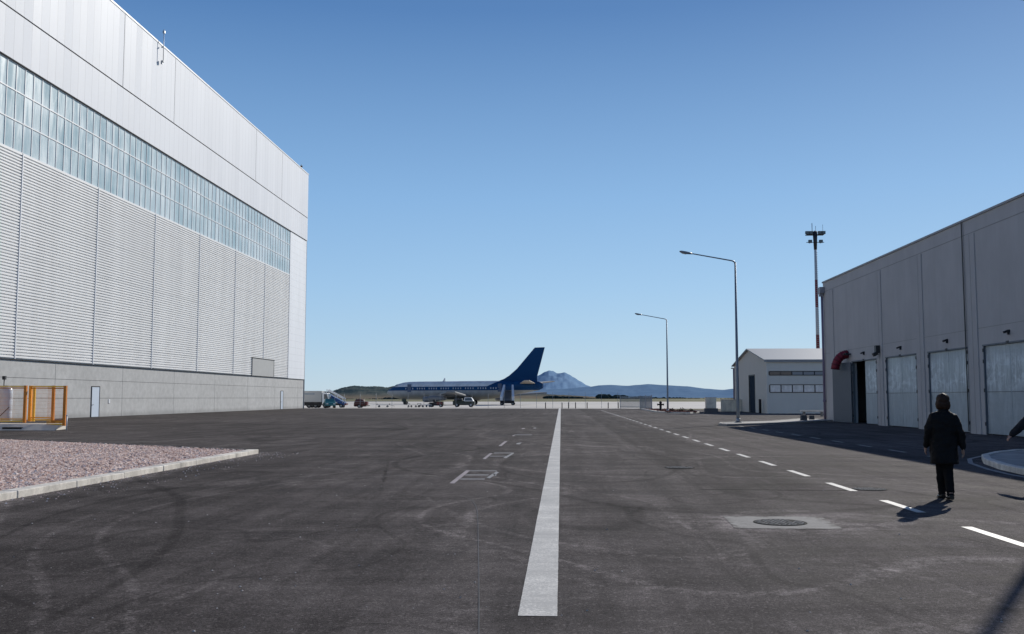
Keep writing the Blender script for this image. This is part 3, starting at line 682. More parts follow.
# ------------------------------------------------------------------ street lamps
lp=thing('street_lamp','nearer tall grey street lamp on the pale kerbed pavement','street lamp',(10.98,61.8,.1),0,'single arm street lamps')
mb=MB(); mb.tube([(0,0,0),(0,0,1.2),(0,0,10.05)],[.105,.10,.055],12); mb.build('pole',M['pole'],lp)
mb=MB(); mb.tube([(0,0,9.95),(-.08,0,10.1),(-.25,0,10.15),(-2.75,0,10.62)],[.05,.05,.042,.035],10); mb.build('arm',M['pole'],lp)
mb=MB(); mb.rings([[(x,w*math.cos(2*PI*j/12),10.62+(2.75+x)*-.19+h*math.sin(2*PI*j/12)+dz) for j in range(12)] for x,w,h,dz in ((-2.68,.05,.05,0),(-2.85,.11,.075,0),(-3.1,.15,.095,-.01),(-3.35,.14,.08,-.005),(-3.47,.06,.035,0))])
hd=mb.build('lamp_head',M['pole'],lp)
mb=MB(); mb.rings([[(x,w*math.cos(2*PI*j/12),10.58+(2.75+x)*-.19+h*math.sin(2*PI*j/12)) for j in range(12)] for x,w,h in ((-2.95,.05,.03),(-3.1,.11,.085),(-3.3,.10,.075),(-3.4,.04,.03))]); q=mb.build('lens',M['lens'],lp); q.parent=hd
mb=MB(); mb.box(-.2,.2,-.2,.2,0,.03); mb.tube([(0,0,.03),(0,0,.28)],[.15,.12],12)
for a in (-.14,.14):
    for b in (-.14,.14): mb.tube([(a,b,.03),(a,b,.08)],.02,6)
mb.build('base_plate',M['galv'],lp)
mb=MB(); mb.box(-.04,.04,-.115,-.098,.9,1.3); mb.build('service_hatch',M['pole'],lp)
dup(lp,(11.62,108.,.12),None,'farther tall grey street lamp on the red soil island')
dup(lp,(11.2,21.45,.12),None,'street lamp on the rounded concrete traffic island')

# ------------------------------------------------------------------ shed
SX,SY,SYF=21.5,103.7,123.; SR=(SY+SYF)/2; EZ=5.52; RZ=7.12; SXE=48.
sh=thing('gabled_shed','pale metal shed with a gable end, tall dark doorway and two window strips','shed',(SX,SY,0))
mb=MB()
def extr(poly,x0,x1):
    n=len(poly); return mb.add([(x0,*p) for p in poly]+[(x1,*p) for p in poly],[tuple(range(n)),tuple(reversed(range(n,2*n)))]+[(i,(i+1)%n,(i+1)%n+n,i+n) for i in range(n)])
D0,D1,DH=110.2,113.4,4.1
extr([(SY,0),(D0,0),(D0,DH),(D1,DH),(D1,0),(SYF,0),(SYF,EZ),(SR,RZ),(SY,EZ)],SX,SXE); y=SY+.2
while y<SYF:
    top=EZ+(RZ-EZ)*(1-abs(y-SR)/(SR-SY))-.1
    mb.box(SX-.03,SX,y,y+.10,.05 if not(D0-.15<y<D1+.15) else DH+.16,top)
    y+=.5
x=SX+.4
while x<36:
    for z0,z1 in ((.05,2.1),(3.05,3.85),(4.5,5.3)): mb.box(x,x+.08,SY-.02,SY,z0,z1)
    x+=.9
mb.build('wall',M['shed'],sh,True)
mb=MB(); mb.box(SX-.05,SX+.12,SY-.045,SY+.12,0,EZ-.05); mb.build('corner_trim',M['shed'],sh,True)
mb=MB(); mb.box(SX+.03,SX+.08,D0+.01,D1-.01,.01,DH-.01); o=mb.build('doorway',simple('dark_navy_door',(.03,.045,.065),.9,spec=.03),sh,True)
mb=MB(); mb.box(SX-.06,SX+.02,D0-.12,D0,0,DH+.12);mb.box(SX-.06,SX+.02,D1,D1+.12,0,DH+.12);mb.box(SX-.06,SX+.02,D0,D1,DH,DH+.12); mb.build('door_frame',M['black'],sh,True)
mb=MB()
for a,b in ((SY-.12,SR),(SYF+.3,SR)):
    ez=EZ-.03 ; s=(RZ-EZ)/(SR-SY); za=RZ-s*abs(a-SR)
    mb.add([(SX-.3,a,za),(SXE,a,za),(SXE,SR,RZ),(SX-.3,SR,RZ),(SX-.3,a,za+.12),(SXE,a,za+.12),(SXE,SR,RZ+.12),(SX-.3,SR,RZ+.12)],[(0,1,2,3),(4,5,6,7),(0,1,5,4),(0,3,7,4),(1,2,6,5)])
mb.build('roof',M['shedroof'],sh,True)
mb=MB(); mb.box(SX-.3,SXE,SY-.24,SY-.12,5.36,5.48); mb.box(SX-.32,SXE,SYF+.35,SYF+.5,5.22,5.36); mb.build('gutter',M['shedroof'],sh,True)
mb=MB(); mb.tube([(SX-.12,SYF-.1,0),(SX-.12,SYF-.1,5.2)],.08,8); mb.build('drainpipe',M['purple'],sh,True)
def swin(x0,x1,z0,z1,mats):
    fm=MB(); n=len(mats); w=(x1-x0)/n
    fm.box(x0,x1,SY-.05,SY+.0,z0,z0+.07);fm.box(x0,x1,SY-.05,SY,z1-.07,z1)
    for i in range(n+1): fm.box(x0+i*w-.05,x0+i*w+.05,SY-.049,SY,z0+.07,z1-.07)
    f=fm.build('window',M['black'],sh,True)
    for i,mm in enumerate(mats):
        pm=MB(); pm.quad((x0+i*w+.05,SY-.02,z0+.07),(x0+(i+1)*w-.05,SY-.02,z0+.07),(x0+(i+1)*w-.05,SY-.02,z1-.07),(x0+i*w+.05,SY-.02,z1-.07)); p=pm.build('pane',M[mm],sh,True); p.parent=f
swin(21.72,32.2,3.95,4.42,['darkglass','darkglass','shedroof','shedroof','shedroof','shedroof','darkglass','darkglass','darkglass'])
swin(21.75,32.2,2.16,3.02,['shedglass']*9)
# low things by the shed
mb=MB(); mb.tube([(0,0,0),(0,0,1.42)],.14,12); mb.tube([(0,0,1.42),(0,0,1.5)],[.16,.10],12); o=mb.build('bollard',M['dark']); o.location=(21.1,105.6,0); tag(o,'tall dark bollard standing at the corner of the pale shed','bollard')
t=thing('low_wall','low beige rendered wall beside the far end of the shed','wall',(19.,118.,0))
mb=MB(); mb.box(0,2.4,0,.3,0,1.36); mb.build('wall',M['beige'],t); mb=MB(); mb.box(-.04,2.44,-.04,.34,1.36,1.45); mb.build('coping',M['kerb'],t)
t=thing('utility_cabinet','pale grey utility cabinet on a dark plinth left of the shed','utility cabinet',(16.1,106.9,0))
mb=MB(); mb.box(-.55,.55,-.35,.35,.5,1.62); mb.build('cabinet',M['beige'],t,bevel=.02); mb=MB(); mb.box(-.66,.72,-.42,.42,0,.5); mb.build('plinth',simple('plinth_grey',(.1,.1,.105),.8),t)
mb=MB(); mb.box(-.6,.6,-.4,.4,1.62,1.68); mb.build('lid',M['kerb'],t); mb=MB(); mb.box(-.5,-.02,-.37,-.35,.58,1.55); mb.box(.02,.5,-.37,-.35,.58,1.55); mb.build('door',M['beige'],t)
for (x,y,s,l) in ((16.55,68.2,.34,'larger dark concrete block by the kerb near the drainpipe'),(17.75,70.8,.28,'smaller dark concrete block beside the larger one')):
    mb=MB(); mb.rings([[(a*s*.62,b*s*.5,z*s*1.4) for a,b in ((-1,-1),(1,-1),(1,1),(-1,1))] if 0 else [(a*s*.62*w,b*s*.5*w,z*s*1.4) for a,b in ((-1,-1),(1,-1),(1,1),(-1,1))] for z,w in ((0,1.),(.75,.94),(.95,.86),(1.,.7))],smooth=False)
    o=mb.build('concrete_block',simple('dark_block',(.09,.09,.095),.85,var=.2),bevel=.02); o.location=(x,y,.0); tag(o,l,'concrete block')
t=thing('low_bench','low pale slab bench at the corner of the grey building','bench',(22.2,88.5,0))
mb=MB(); mb.box(-1.,1.2,-.25,.25,.40,.50); mb.build('seat',M['kerb'],t)
for a in (-.75,.8): mb=MB(); mb.box(a,a+.16,-.2,.2,0,.4); mb.build('leg',M['slab'],t)

# floodlight mast
ms=thing('floodlight_mast','very tall red and white floodlight mast rising behind the shed','mast',(36.2,140,0))
mb=MB(); mb.tube([(0,0,0),(0,0,25.3)],[.30,.17],12); mb.build('pole',M['mast'],ms)
mb=MB(); mb.tube([(0,0,22.6),(0,0,25.2)],[.22,.34],12)
mb.beam((-1.25,0,24.75),(1.25,0,24.75),.1,.1); mb.beam((-1.25,.5,24.75),(1.25,.5,24.75),.1,.1); mb.beam((-1.25,0,23.65),(1.25,0,23.65),.08,.08); mb.build('head_frame',M['black'],ms)
fl=None
for z,xs in ((24.8,(-1.15,-.62,.62,1.15)),(23.55,(-.75,.75))):
    for x in xs:
        if fl is None:
            f=MB(); f.box(-.24,.24,-.2,.15,0,.42); f.beam((-.1,-.1,0),(-.1,-.1,-.12),.05,.05); fl=f.build('floodlight',M['black'],ms); fl.location=(x,-.15,z)
            f=MB(); f.box(-.2,.2,-.215,-.2,.04,.38); q=f.build('lens',M['darkglass'],ms); q.parent=fl
        else: copy_part(fl,ms,(x,-.15,z))
mb=MB(); mb.tube([(-.4,0,24.8),(-.4,0,26.4)],.05,6); mb.tube([(.1,0,25.2),(.1,0,26.0)],.03,6); mb.tube([(1.1,0,25.2),(1.1,0,26.2)],.025,6); mb.build('lightning_rod',M['galv'],ms)
mb=MB()
for k in range(0,72): mb.box(-.2,.2,-.38,-.34,.8+k*.3,.84+k*.3)
mb.build('ladder',M['galv'],ms)

# ------------------------------------------------------------------ orange barrier on its slab
mb=MB(); mb.add([(-36,48.5,.0),(-25.5,48.5,.0),(-25.4,49.1,.3),(-36,49.1,.3),(-26.1,50.9,.3),(-36,50.9,.3),(-26.1,50.9,-.02),(-36,50.9,-.02)],[(0,1,2,3),(3,2,4,5),(5,4,6,7),(1,6,4,2),(0,3,5,7),(0,7,6,1)]); struct(mb.build('concrete_plinth',simple('pale_slab',(.56,.52,.46),.85,var=.15,scale=2,bump=.2),bevel=.02))
mb=MB(); mb.box(-28.3,-27.3,48.62,48.9,.06,.16); tag(mb.build('drain_slot',M['dark']),'dark drain slot in the edge of the pale slab','drain')
bf=thing('barrier_fence','orange and yellow steel barrier frames on a pale concrete slab','barrier',(-28,49.6,.3))
def frame(x0,x1,y0,y1,z0,z1,post0,post1,w0,w1):
    if post0:
        mb=MB(); mb.box(x0-w0/2,x0+w0/2,y0-w0/2,y0+w0/2,z0-.08,z1+.04); mb.build('post',post0,bf,True)
    if post1:
        mb=MB(); mb.box(x1-w1/2,x1+w1/2,y1-w1/2,y1+w1/2,z0-.08,z1+.04); mb.build('post',post1,bf,True)
    for z,mm in ((z0,M['yellow']),(z1,M['yellow']),(z1-.09,M['dorange']),(z0+.11,M['orange'])):
        mb=MB(); mb.beam((x0+w0/2,y0,z),(x1-w1/2,y1,z),.05,.06); mb.build('rail',mm,bf,True)
    mb=MB(); n=int(abs(x1-x0)/.055)
    for i in range(1,n):
        x=x0+(x1-x0)*i/n; y=y0+(y1-y0)*i/n; mb.beam((x,y,z0+.03),(x,y,z1-.03),.005,.005)
    for k in range(1,9): z=z0+(z1-z0)*k/9; mb.beam((x0,y0+.006,z),(x1,y1+.006,z),.005,.005)
    mb.build('wire_panel',M['dorange'],bf,True)
frame(-34.5,-27.7,49.6,49.6,.44,2.24,M['orange'],M['dorange'],.1,.13)
frame(-27.76,-26.42,50.2,50.0,.5,2.24,M['orange'],M['dorange'],.14,.13)
frame(-26.3,-25.28,49.15,49.0,.30,2.22,None,M['dorange'],.05,.14)
mb=MB(); mb.box(-27.62,-27.5,50.16,50.24,.42,2.2); mb.build('post',M['yellow'],bf,True)
mb=MB(); mb.box(-26.0,-25.4,49.04,49.09,.36,.5); mb.build('kick_plate',M['dorange'],bf,True)
tk=thing('water_tank','milky white plastic tank behind the orange barrier','tank',(-30.25,52.2,.31))
mb=MB(); n=24; mb.rings([[(r*math.cos(2*PI*j/n),r*math.sin(2*PI*j/n),z) for j in range(n)] for r,z in ((.3,0),(.34,.05),(.34,.55),(.325,.6),(.34,.65),(.34,1.2),(.325,1.25),(.34,1.3),(.34,1.78),(.28,1.9),(.12,1.94))]); mb.build('shell',M['tank'],tk)
mb=MB(); mb.tube([(0,0,1.93),(0,0,2.0)],.1,14); mb.build('cap',M['black'],tk); mb=MB(); mb.tube([(-.12,-.9,.05),(.2,-.72,.42),(.55,-.55,.85)],.022,8); mb.build('hose',M['black'],tk)
mb=MB(); mb.tube([(0,0,0),(0,0,.72)],.035,8); mb.tube([(0,0,.72),(0,0,.78)],.05,8); o=mb.build('marker_post',M['white']); o.location=(-25.1,48.9,0); tag(o,'short thin white marker post at the end of the orange barrier','post')
mb=MB(); mb.tube([(0,0,0),(0,0,3.0)],.04,8); mb.box(-.1,.1,-.1,.1,2.9,3.15); o=mb.build('slim_post',M['black']); o.location=(-38.7,66.5,0); tag(o,'slim dark post against the grey hangar wall behind the barrier','post')

# ------------------------------------------------------------------ fences at the apron edge
af=thing('apron_fence','long thin wire fence on slim posts along the apron edge','fence',(-37,155,0))
ps=None; X=0.
while X<46.:
    if ps is None:
        p=MB(); p.tube([(0,0,0),(0,0,2.25)],.03,6); p.tube([(0,0,2.25),(0,-.22,2.5)],.022,6); ps=p.build('post',M['pole'],af)
    else: copy_part(ps,af,(X,0,0))
    X+=2.55
mb=MB()
for z in (.12,.75,1.4,2.2): mb.beam((0,-.03,z),(45.9,-.03,z),.014,.014)
mb.beam((0,-.03,1.05),(12.,-.03,1.05),.05,.05)
mb.build('wire',M['pole'],af)
pf=thing('picket_fence','grey metal picket fence at the far end of the road','fence',(8.9,149.,0))
mb=MB(); a=Vector((8.9,149.)); b=Vector((11.55,144.6)); c=Vector((12.0,131.))
for p,q,n in ((a,b,26),(b,c,22)):
    for i in range(n):
        w=p.lerp(q,i/n); mb.box(w.x-.03,w.x+.03,w.y-.02,w.y+.02,.05,1.9)
mb.build('picket',M['pole'],pf,True); mb=MB()
for z in (.3,1.7): mb.beam((*a,z),(*b,z),.05,.06); mb.beam((*b,z),(*c,z),.05,.06)
mb.build('rail',M['galv'],pf,True)
for k,w in enumerate((a,b,b.lerp(c,.5),c)): mb=MB(); mb.box(w.x-.05,w.x+.05,w.y-.05,w.y+.05,0,2.); mb.build('post',M['galv'],pf,True)
mk=None
for i,x in enumerate((545.5,562,568.5,575.5,587,608,618)):
    Yb=151.+i*.3; X=(x-561)/985*Yb
    if mk is None:
        mb=MB(); mb.tube([(0,0,0),(0,0,.85),(0,0,.95)],[.07,.07,.03],8); mk=mb.build('apron_bollard',M['black']); tag(mk,'thin dark bollard in the row at the pale apron edge','bollard','bollards along the apron edge'); mk.location=(X,Yb,0)
    else: q=mk.copy(); C.objects.link(q); q.location=(X,Yb,0)
hy=thing('fire_hydrant','dark fire hydrant with side outlets on the red soil island','hydrant',(11.75,117.,.11))
mb=MB(); mb.tube([(0,0,0),(0,0,.1),(0,0,.1),(0,0,.85),(0,0,.95),(0,0,1.08),(0,0,1.12)],[.22,.22,.14,.14,.18,.12,.04],12); mb.build('barrel',M['dark'],hy)
mb=MB(); mb.tube([(-.36,0,.72),(.36,0,.72)],.09,10); mb.tube([(-.4,0,.72),(-.32,0,.72)],.12,10); mb.tube([(.32,0,.72),(.4,0,.72)],.12,10); mb.build('outlet',M['dark'],hy)

# ------------------------------------------------------------------ airliner
ang=math.atan2(20,-38)
pl=thing('airliner','parked four engined airliner with a dark blue tail and window stripe','aeroplane',(-4.0,217,0),ang)
secs=[(0.,4.8,3.7,.28),(1.,5.2,3.25,.75),(3.,5.38,2.9,1.05),(5,5.43,2.6,1.3),(8,5.46,2.1,1.6),(10,5.47,1.8,1.75),(13,5.47,1.4,1.85),(15,5.47,1.25,1.88),(20,5.47,1.15,1.88),(34,5.47,1.15,1.88),(36.5,5.42,1.18,1.82),(38,5.28,1.25,1.7),(39.5,4.95,1.38,1.45),(41,4.3,1.65,1.1),(42.2,3.7,2.05,.72),(42.8,3.3,2.4,.4),(43,3.0,2.65,.15)]
mb=MB(); n=28
def sec(s,zt,zb,w): return [(s,w*math.cos(2*PI*j/n),(zt+zb)/2+(zt-zb)/2*math.sin(2*PI*j/n)) for j in range(n)]
mb.rings([sec(*q) for q in secs]); mb.build('fuselage',M['plane'],pl)
def flat(name,pts3,thick,mat,axis):
    mb=MB(); n=len(pts3); d=Vector(axis)*thick/2
    mb.add([Vector(p)-d for p in pts3]+[Vector(p)+d for p in pts3],[tuple(reversed(range(n))),tuple(range(n,2*n))]+[(i,(i+1)%n,(i+1)%n+n,i+n) for i in range(n)])
    return mb.build(name,mat,pl,bevel=thick*.3)
flat('tail_fin',[(11.6,0,5.36),(10,0,5.85),(8.6,0,6.6),(6.6,0,8.1),(2.0,0,12.75),(-.5,0,12.75),(1.45,0,6.3),(1.4,0,5.1)],.3,M['finblue'],(0,1,0))
for s in (1,-1):
    flat('tailplane',[(5.6,.6*s,4.75),(1.6,.6*s,4.75),(.1,5.8*s,5.3),(1.5,5.8*s,5.3)],.22,M['beigealu'],(0,0,1))
    flat('wing',[(28.5,1.4*s,1.95),(18.6,1.4*s,1.95),(15.2,8*s,2.1),(9.8,20*s,2.75),(12.1,20*s,2.8),(23.2,8*s,2.1)],.42,M['alu'],(0,0,1))
    for (ex,ey,ez) in ((24.2,8.3,1.25),(18.6,14.,1.45)):
        mb=MB(); k=16
        mb.rings([[(ex+a,ey*s+r*math.cos(2*PI*j/k),ez+r*math.sin(2*PI*j/k)) for j in range(k)] for a,r in ((-2.4,.30),(-1.8,.42),(.2,.62),(1.4,.66),(2.,.6),(1.9,.5),(1.0,.3))]); e=mb.build('engine',M['alu'],pl)
        mb=MB(); mb.add([(ex-1.8,ey*s-.08,ez+.4),(ex+1.2,ey*s-.08,ez+.6),(ex-.6,ey*s-.08,ez+1.05),(ex-3.,ey*s-.08,ez+.95),(ex-1.8,ey*s+.08,ez+.4),(ex+1.2,ey*s+.08,ez+.6),(ex-.6,ey*s+.08,ez+1.05),(ex-3.,ey*s+.08,ez+.95)],[(3,2,1,0),(4,5,6,7),(0,1,5,4),(1,2,6,5),(2,3,7,6),(3,0,4,7)]); q=mb.build('pylon',M['alu'],pl); q.parent=e
wn=None
for i in range(38):
    s=11.+i*.68
    if wn is None:
        w=MB(); w.box(-.13,.13,-.012,.012,-.19,.19); wn=w.build('cabin_window',simple('pale_cabin_window',(.34,.39,.45),.3,var=.5,scale=.8),pl); wn.location=(s,1.87,3.78)
    elif i%5!=3: copy_part(wn,pl,(s,1.87,3.78))
for s,l in ((34.6,1.05),(9.6,1.0)):
    mb=MB(); z0=2.95; y=1.875 if s>20 else 1.73
    mb.box(s,s+l,y-.02,y+.02,z0,z0+1.85); q=mb.build('door',simple('door_skin',(.06,.09,.16),.4) ,pl)
mb=MB(); mb.tube([(26.5,0,5.4),(26.3,0,6.3)],[.06,.04],8); mb.add([(26.8,-.03,5.45),(26.1,-.03,5.45),(26.1,-.03,6.2),(26.35,-.03,6.2),(26.8,.03,5.45),(26.1,.03,5.45),(26.1,.03,6.2),(26.35,.03,6.2)],[(0,1,2,3),(4,5,6,7),(0,3,7,4),(2,3,7,6),(1,2,6,5)]); mb.build('aerial',M['white'],pl)
mb=MB(); mb.add([(39.3,1.2,4.55),(40.6,.75,4.2),(40.4,.55,4.55),(39.4,.75,4.95)],[(0,1,2,3)]); mb.add([(40.7,.7,4.15),(41.05,.15,4.15),(40.7,.15,4.45),(40.45,.5,4.5)],[(0,1,2,3)]); mb.build('cockpit_window',M['darkglass'],pl)
def gear(x,y,zt,r,name):
    mb=MB(); mb.tube([(x,y,r),(x,y,zt)],.1,8); mb.beam((x+.2,y,.8),(x-.5,y,zt),.06,.06); g=mb.build(name,M['galv'],pl)
    for dx in ((-.45,.45) if r>.45 else (0,)):
        for dy in (-.28,.28):
            mb=MB(); mb.tube([(x+dx,y+dy-.14,r),(x+dx,y+dy+.14,r)],r,16); w=mb.build('wheel',M['dark'],pl); w.parent=g
gear(37.6,0,1.5,.42,'nose_gear'); gear(20.3,3.1,2.2,.55,'main_gear'); gear(20.3,-3.1,2.2,.55,'main_gear')
mb=MB(); mb.box(37.0,38.3,.5,.55,.6,1.35); mb.build('gear_door',M['green'],pl)

# ------------------------------------------------------------------ vehicles and stairs
def wheel(parent,x,y,r,w=.22):
    mb=MB(); mb.tube([(x,y-w/2,r),(x,y+w/2,r)],r,18); t=mb.build('wheel',M['dark'],parent)
    mb=MB(); mb.tube([(x,y-w/2-.01,r),(x,y+w/2+.01,r)],r*.5,14); q=mb.build('rim',M['galv'],parent); q.parent=t
t=thing('box_truck','pale grey box truck parked by the hangar corner','truck',(-40.6,156.4,0))
mb=MB(); mb.box(-3.8,2.15,0,2.3,.95,2.72); b=mb.build('box_body',M['truckgrey'],t,bevel=.04); mb=MB(); mb.box(-.9,1.0,-.015,0,2.1,2.4); q=mb.build('stripe',M['pole'],t); q.parent=b
mb=MB(); mb.rings([[(x,y,z) for x,z in ((2.2,.55),(3.35,.55),(3.35,1.35),(3.0,2.35),(2.2,2.4))] for y in (.1,2.2)],smooth=False); mb.build('cab',M['white'],t,bevel=.05)
mb=MB(); mb.add([(3.32,.2,1.42),(3.32,2.1,1.42),(3.04,2.1,2.26),(3.04,.2,2.26)],[(0,1,2,3)]); mb.add([(2.5,.09,1.4),(3.2,.09,1.4),(2.95,.09,2.2),(2.5,.09,2.2)],[(0,1,2,3)]); 
mb.v=[(v[0]+(.012 if v[0]>3.03 and abs(v[1]-.09)>.01 else 0),v[1]-(.003 if v[1]<.1 else 0),v[2]) for v in mb.v]; mb.build('cab_window',M['darkglass'],t)
mb=MB(); mb.box(-3.7,3.2,.2,2.1,.45,.93); mb.build('chassis',M['dark'],t)
mb=MB(); mb.box(-3.7,2.1,.0,.10,.36,.93); mb.build('side_skirt',M['dark'],t)
for x in (-3.0,.1,1.15,2.75):
    for y in (.2,2.1): wheel(t,x,y,.47)
mb=MB(); mb.tube([(-3.6,.5,2.7),(-3.3,.5,3.6),(-2.9,.5,3.1)],.03,6); mb.build('aerial',M['black'],t)
t=thing('small_car','small teal car parked in front of the blue stair ramp','car',(-36.6,154.2,0))
def car(t,body,L=3.5,glass='darkglass'):
    mb=MB(); W=.78
    prof=[(-L/2,.35),(-L/2,.85),(-L/2+.35,.95),(-L/2+.75,1.42),(.35,1.46),(.95,.98),(L/2-.1,.85),(L/2,.6),(L/2,.35)]
    mb.rings([[(x,y*(1 if z<1.1 else .86),z) for x,z in prof] for y in (-W,W)],smooth=False); mb.build('body',body,t,bevel=.06)
    for s in (-1,1):
        mb=MB(); mb.add([(-L/2+.62,s*(W*.94),1.0),(.8,s*(W*.94),1.0),(.35,s*(W*.875),1.4),(-L/2+.85,s*(W*.875),1.38)],[(0,1,2,3)]); mb.build('side_window',M[glass],t)
        mb=MB(); mb.box(L/2-.02,L/2+.02,s*.55-.16,s*.55+.16,.6,.75); mb.build('headlight',M['lens'],t)
    for x in (-L/2+.65,L/2-.7):
        for y in (-.72,.72): wheel(t,x,y,.3,.2)
car(t,M['teal'],3.0); t.rotation_euler=(0,0,R(-70))
t=thing('boarding_ramp','blue mobile boarding stairs with a white handrail sloping down to the right','boarding stairs',(-37.0,159.5,0))
mb=MB(); mb.rings([[(x,y,z) for x,z in ((-1.75,1.55),(-1.75,2.2),(-1.1,2.35),(1.75,.85),(1.75,.4))] for y in (-.8,.8)],smooth=False); mb.build('stair_body',M['blue'],t,bevel=.03)
mb=MB()
for i in range(9): mb.box(-1.05+i*.3,-.75+i*.3,-.6,.6,2.16-i*.16,2.24-i*.16)
mb.build('step',M['galv'],t)
for s in (-.83,.83):
    mb=MB(); mb.beam((-1.2,s,2.95),(1.6,s,1.45),.09,.16); mb.beam((-1.2,s,2.95),(-1.2,s,2.2),.06,.06); mb.beam((1.5,s,1.45),(1.5,s,.8),.06,.06); mb.beam((.2,s,2.2),(.2,s,1.5),.06,.06); mb.build('handrail',M['white'],t)
mb=MB(); mb.box(-1.7,1.7,-.75,.75,.4,.75); mb.beam((-1.5,0,.7),(-1.5,0,1.8),.3,.3); mb.build('chassis',M['dark'],t)
for x in (-1.2,1.2):
    for y in (-.7,.7): wheel(t,x,y,.32)
mb=MB(); mb.box(1.72,2.05,-.6,.6,.45,.7); mb.build('bumper',M['red'],t)
t=thing('covered_trailer','rounded red brown covered trailer beside the wire fence','trailer',(-32.3,157.5,0))
mb=MB(); n=14
mb.rings([[(-.95*1.0+x,y,.3+h*abs(math.sin(a))**.8) if 0 else (x,-.9*math.cos(a),.3+h*math.sin(a)**.75) for a in [PI*j/n for j in range(n+1)]] for x,h in ((-.95,.75),(-.8,1.1),(-.2,1.22),(.5,1.12),(.75,.8))]) if 0 else None
mb.rings([[(x,-.9*math.cos(PI*j/n),.3+h*max(0,math.sin(PI*j/n))**.75) for j in range(n+1)] for x,h in ((-.95,.75),(-.8,1.08),(-.2,1.2),(.5,1.1),(.75,.75))]); mb.build('cover',M['brown'],t)
mb=MB(); mb.box(-.9,.75,-.8,.8,.2,.32); mb.beam((.7,0,.3),(1.5,0,.35),.1,.1); mb.build('chassis',M['dark'],t); mb=MB(); mb.box(.78,1.15,-.5,.5,.42,.98); mb.build('tool_box',M['red'],t,bevel=.03)
for y in (-.85,.85): wheel(t,-.1,y,.28)
t=thing('pickup_truck','dark pickup with a pale cab parked under the airliner','pickup',(-17.0,172,0))
mb=MB(); mb.rings([[(x,y,z) for x,z in ((-1.9,.4),(-1.9,1.1),(.1,1.1),(.1,.98),(1.9,.95),(1.9,.4))] for y in (-.85,.85)],smooth=False); mb.build('body',M['green'],t,bevel=.05)
mb=MB(); mb.rings([[(x,y*(1 if z<1.2 else .88),z) for x,z in ((.0,1.0),(.15,1.68),(1.35,1.68),(1.75,1.0))] for y in (-.83,.83)],smooth=False); c_=mb.build('cab',M['white'],t,bevel=.04)
mb=MB()
for s in (-1,1): mb.add([(.2,s*.815,1.12),(1.55,s*.815,1.12),(1.3,s*.755,1.58),(.28,s*.755,1.58)],[(0,1,2,3)])
q=mb.build('side_window',M['darkglass'],t); q.parent=c_
mb=MB(); mb.box(-1.7,-.3,-.7,.7,1.1,1.5); mb.build('load_cover',M['black'],t,bevel=.08)
for x in (-1.2,1.25):
    for y in (-.8,.8): wheel(t,x,y,.36)
t=thing('tow_tractor','low dark tow tractor with a red flank near the airliner wing','tractor',(-21.6,170,0))
mb=MB(); mb.rings([[(x,y,z) for x,z in ((-1.2,.3),(-1.2,.8),(-.4,.82),(-.3,1.0),(1.2,.95),(1.25,.3))] for y in (-.65,.65)],smooth=False); mb.build('body',M['dark'],t,bevel=.04); mb=MB(); mb.box(.1,1.1,-.67,-.65,.45,.85); mb.build('flank',M['red'],t); mb=MB(); mb.box(-.6,-.2,-.4,.4,.85,1.3); mb.build('seat',M['black'],t)
for x in (-.8,.8):
    for y in (-.6,.6): wheel(t,x,y,.28)
dolly=thing('baggage_dolly','low empty baggage dolly on the apron, leftmost, by the nose wheel','dolly',(-30.,165,0),R(8),'baggage dollies on the apron')
mb=MB(); mb.box(-1.1,1.1,-.6,.6,.38,.46); mb.build('deck',M['galv'],dolly); mb=MB()
for x in (-1.05,1.05): mb.beam((x,-.55,.46),(x,-.55,.62),.05,.05); mb.beam((x,.55,.46),(x,.55,.62),.05,.05); mb.beam((x,-.55,.62),(x,.55,.62),.05,.05)
mb.beam((1.1,0,.4),(1.9,0,.2),.05,.05); mb.build('rail',M['dark'],dolly)
for x in (-.7,.7):
    for y in (-.5,.5): wheel(dolly,x,y,.17,.1)
dup(dolly,(-25.0,166,0),R(-20),'low empty baggage dolly on the apron, second from the left'); dup(dolly,(-23.4,168,0),R(40),'low empty baggage dolly just left of the tow tractor')
# stairs at the rear door
t=thing('passenger_stairs','tall passenger stairs with white sides at the rear door of the airliner','boarding stairs',(-11.6,211.8,0))
mb=MB(); mb.box(-1.5,1.5,-.6,1.6,.4,1.0); mb.box(-1.3,1.3,1.6,4.6,.45,.8); mb.build('chassis',M['dark'],t,bevel=.05)
mb=MB()
for i in range(16): mb.box(-.98+i*.018,.98-i*.018,.2+i*.3,.52+i*.3,.75+i*.165,.83+i*.165)
mb.build('step',simple('stair_tread',(.2,.2,.21),.6),t)
for s in (-1,1):
    mb=MB(); mb.add([(s*1.0,y,z) for y,z in ((0.,.75),(5.0,3.3),(5.0,4.5),(0.,1.9))]+[(s*(1.55),y,z) for y,z in ((0.,.75),(5.0,3.3),(5.0,4.5),(0.,1.9))],[(0,1,2,3),(7,6,5,4),(0,1,5,4),(1,2,6,5),(2,3,7,6),(3,0,4,7)]); mb.v=[(v[0]*(.72 if v[1]>2 else 1.),v[1],v[2]) for v in mb.v]; mb.build('side_panel',M['white'],t)
mb=MB(); mb.box(-.9,.9,5.0,6.0,3.2,3.32); mb.beam((-.7,4.6,.6),(-.7,5.6,3.2),.1,.1); mb.beam((.7,4.6,.6),(.7,5.6,3.2),.1,.1); mb.build('platform',M['galv'],t)
for x in (-1.2,1.2):
    for y in (0.,3.9): wheel(t,x,y,.35)

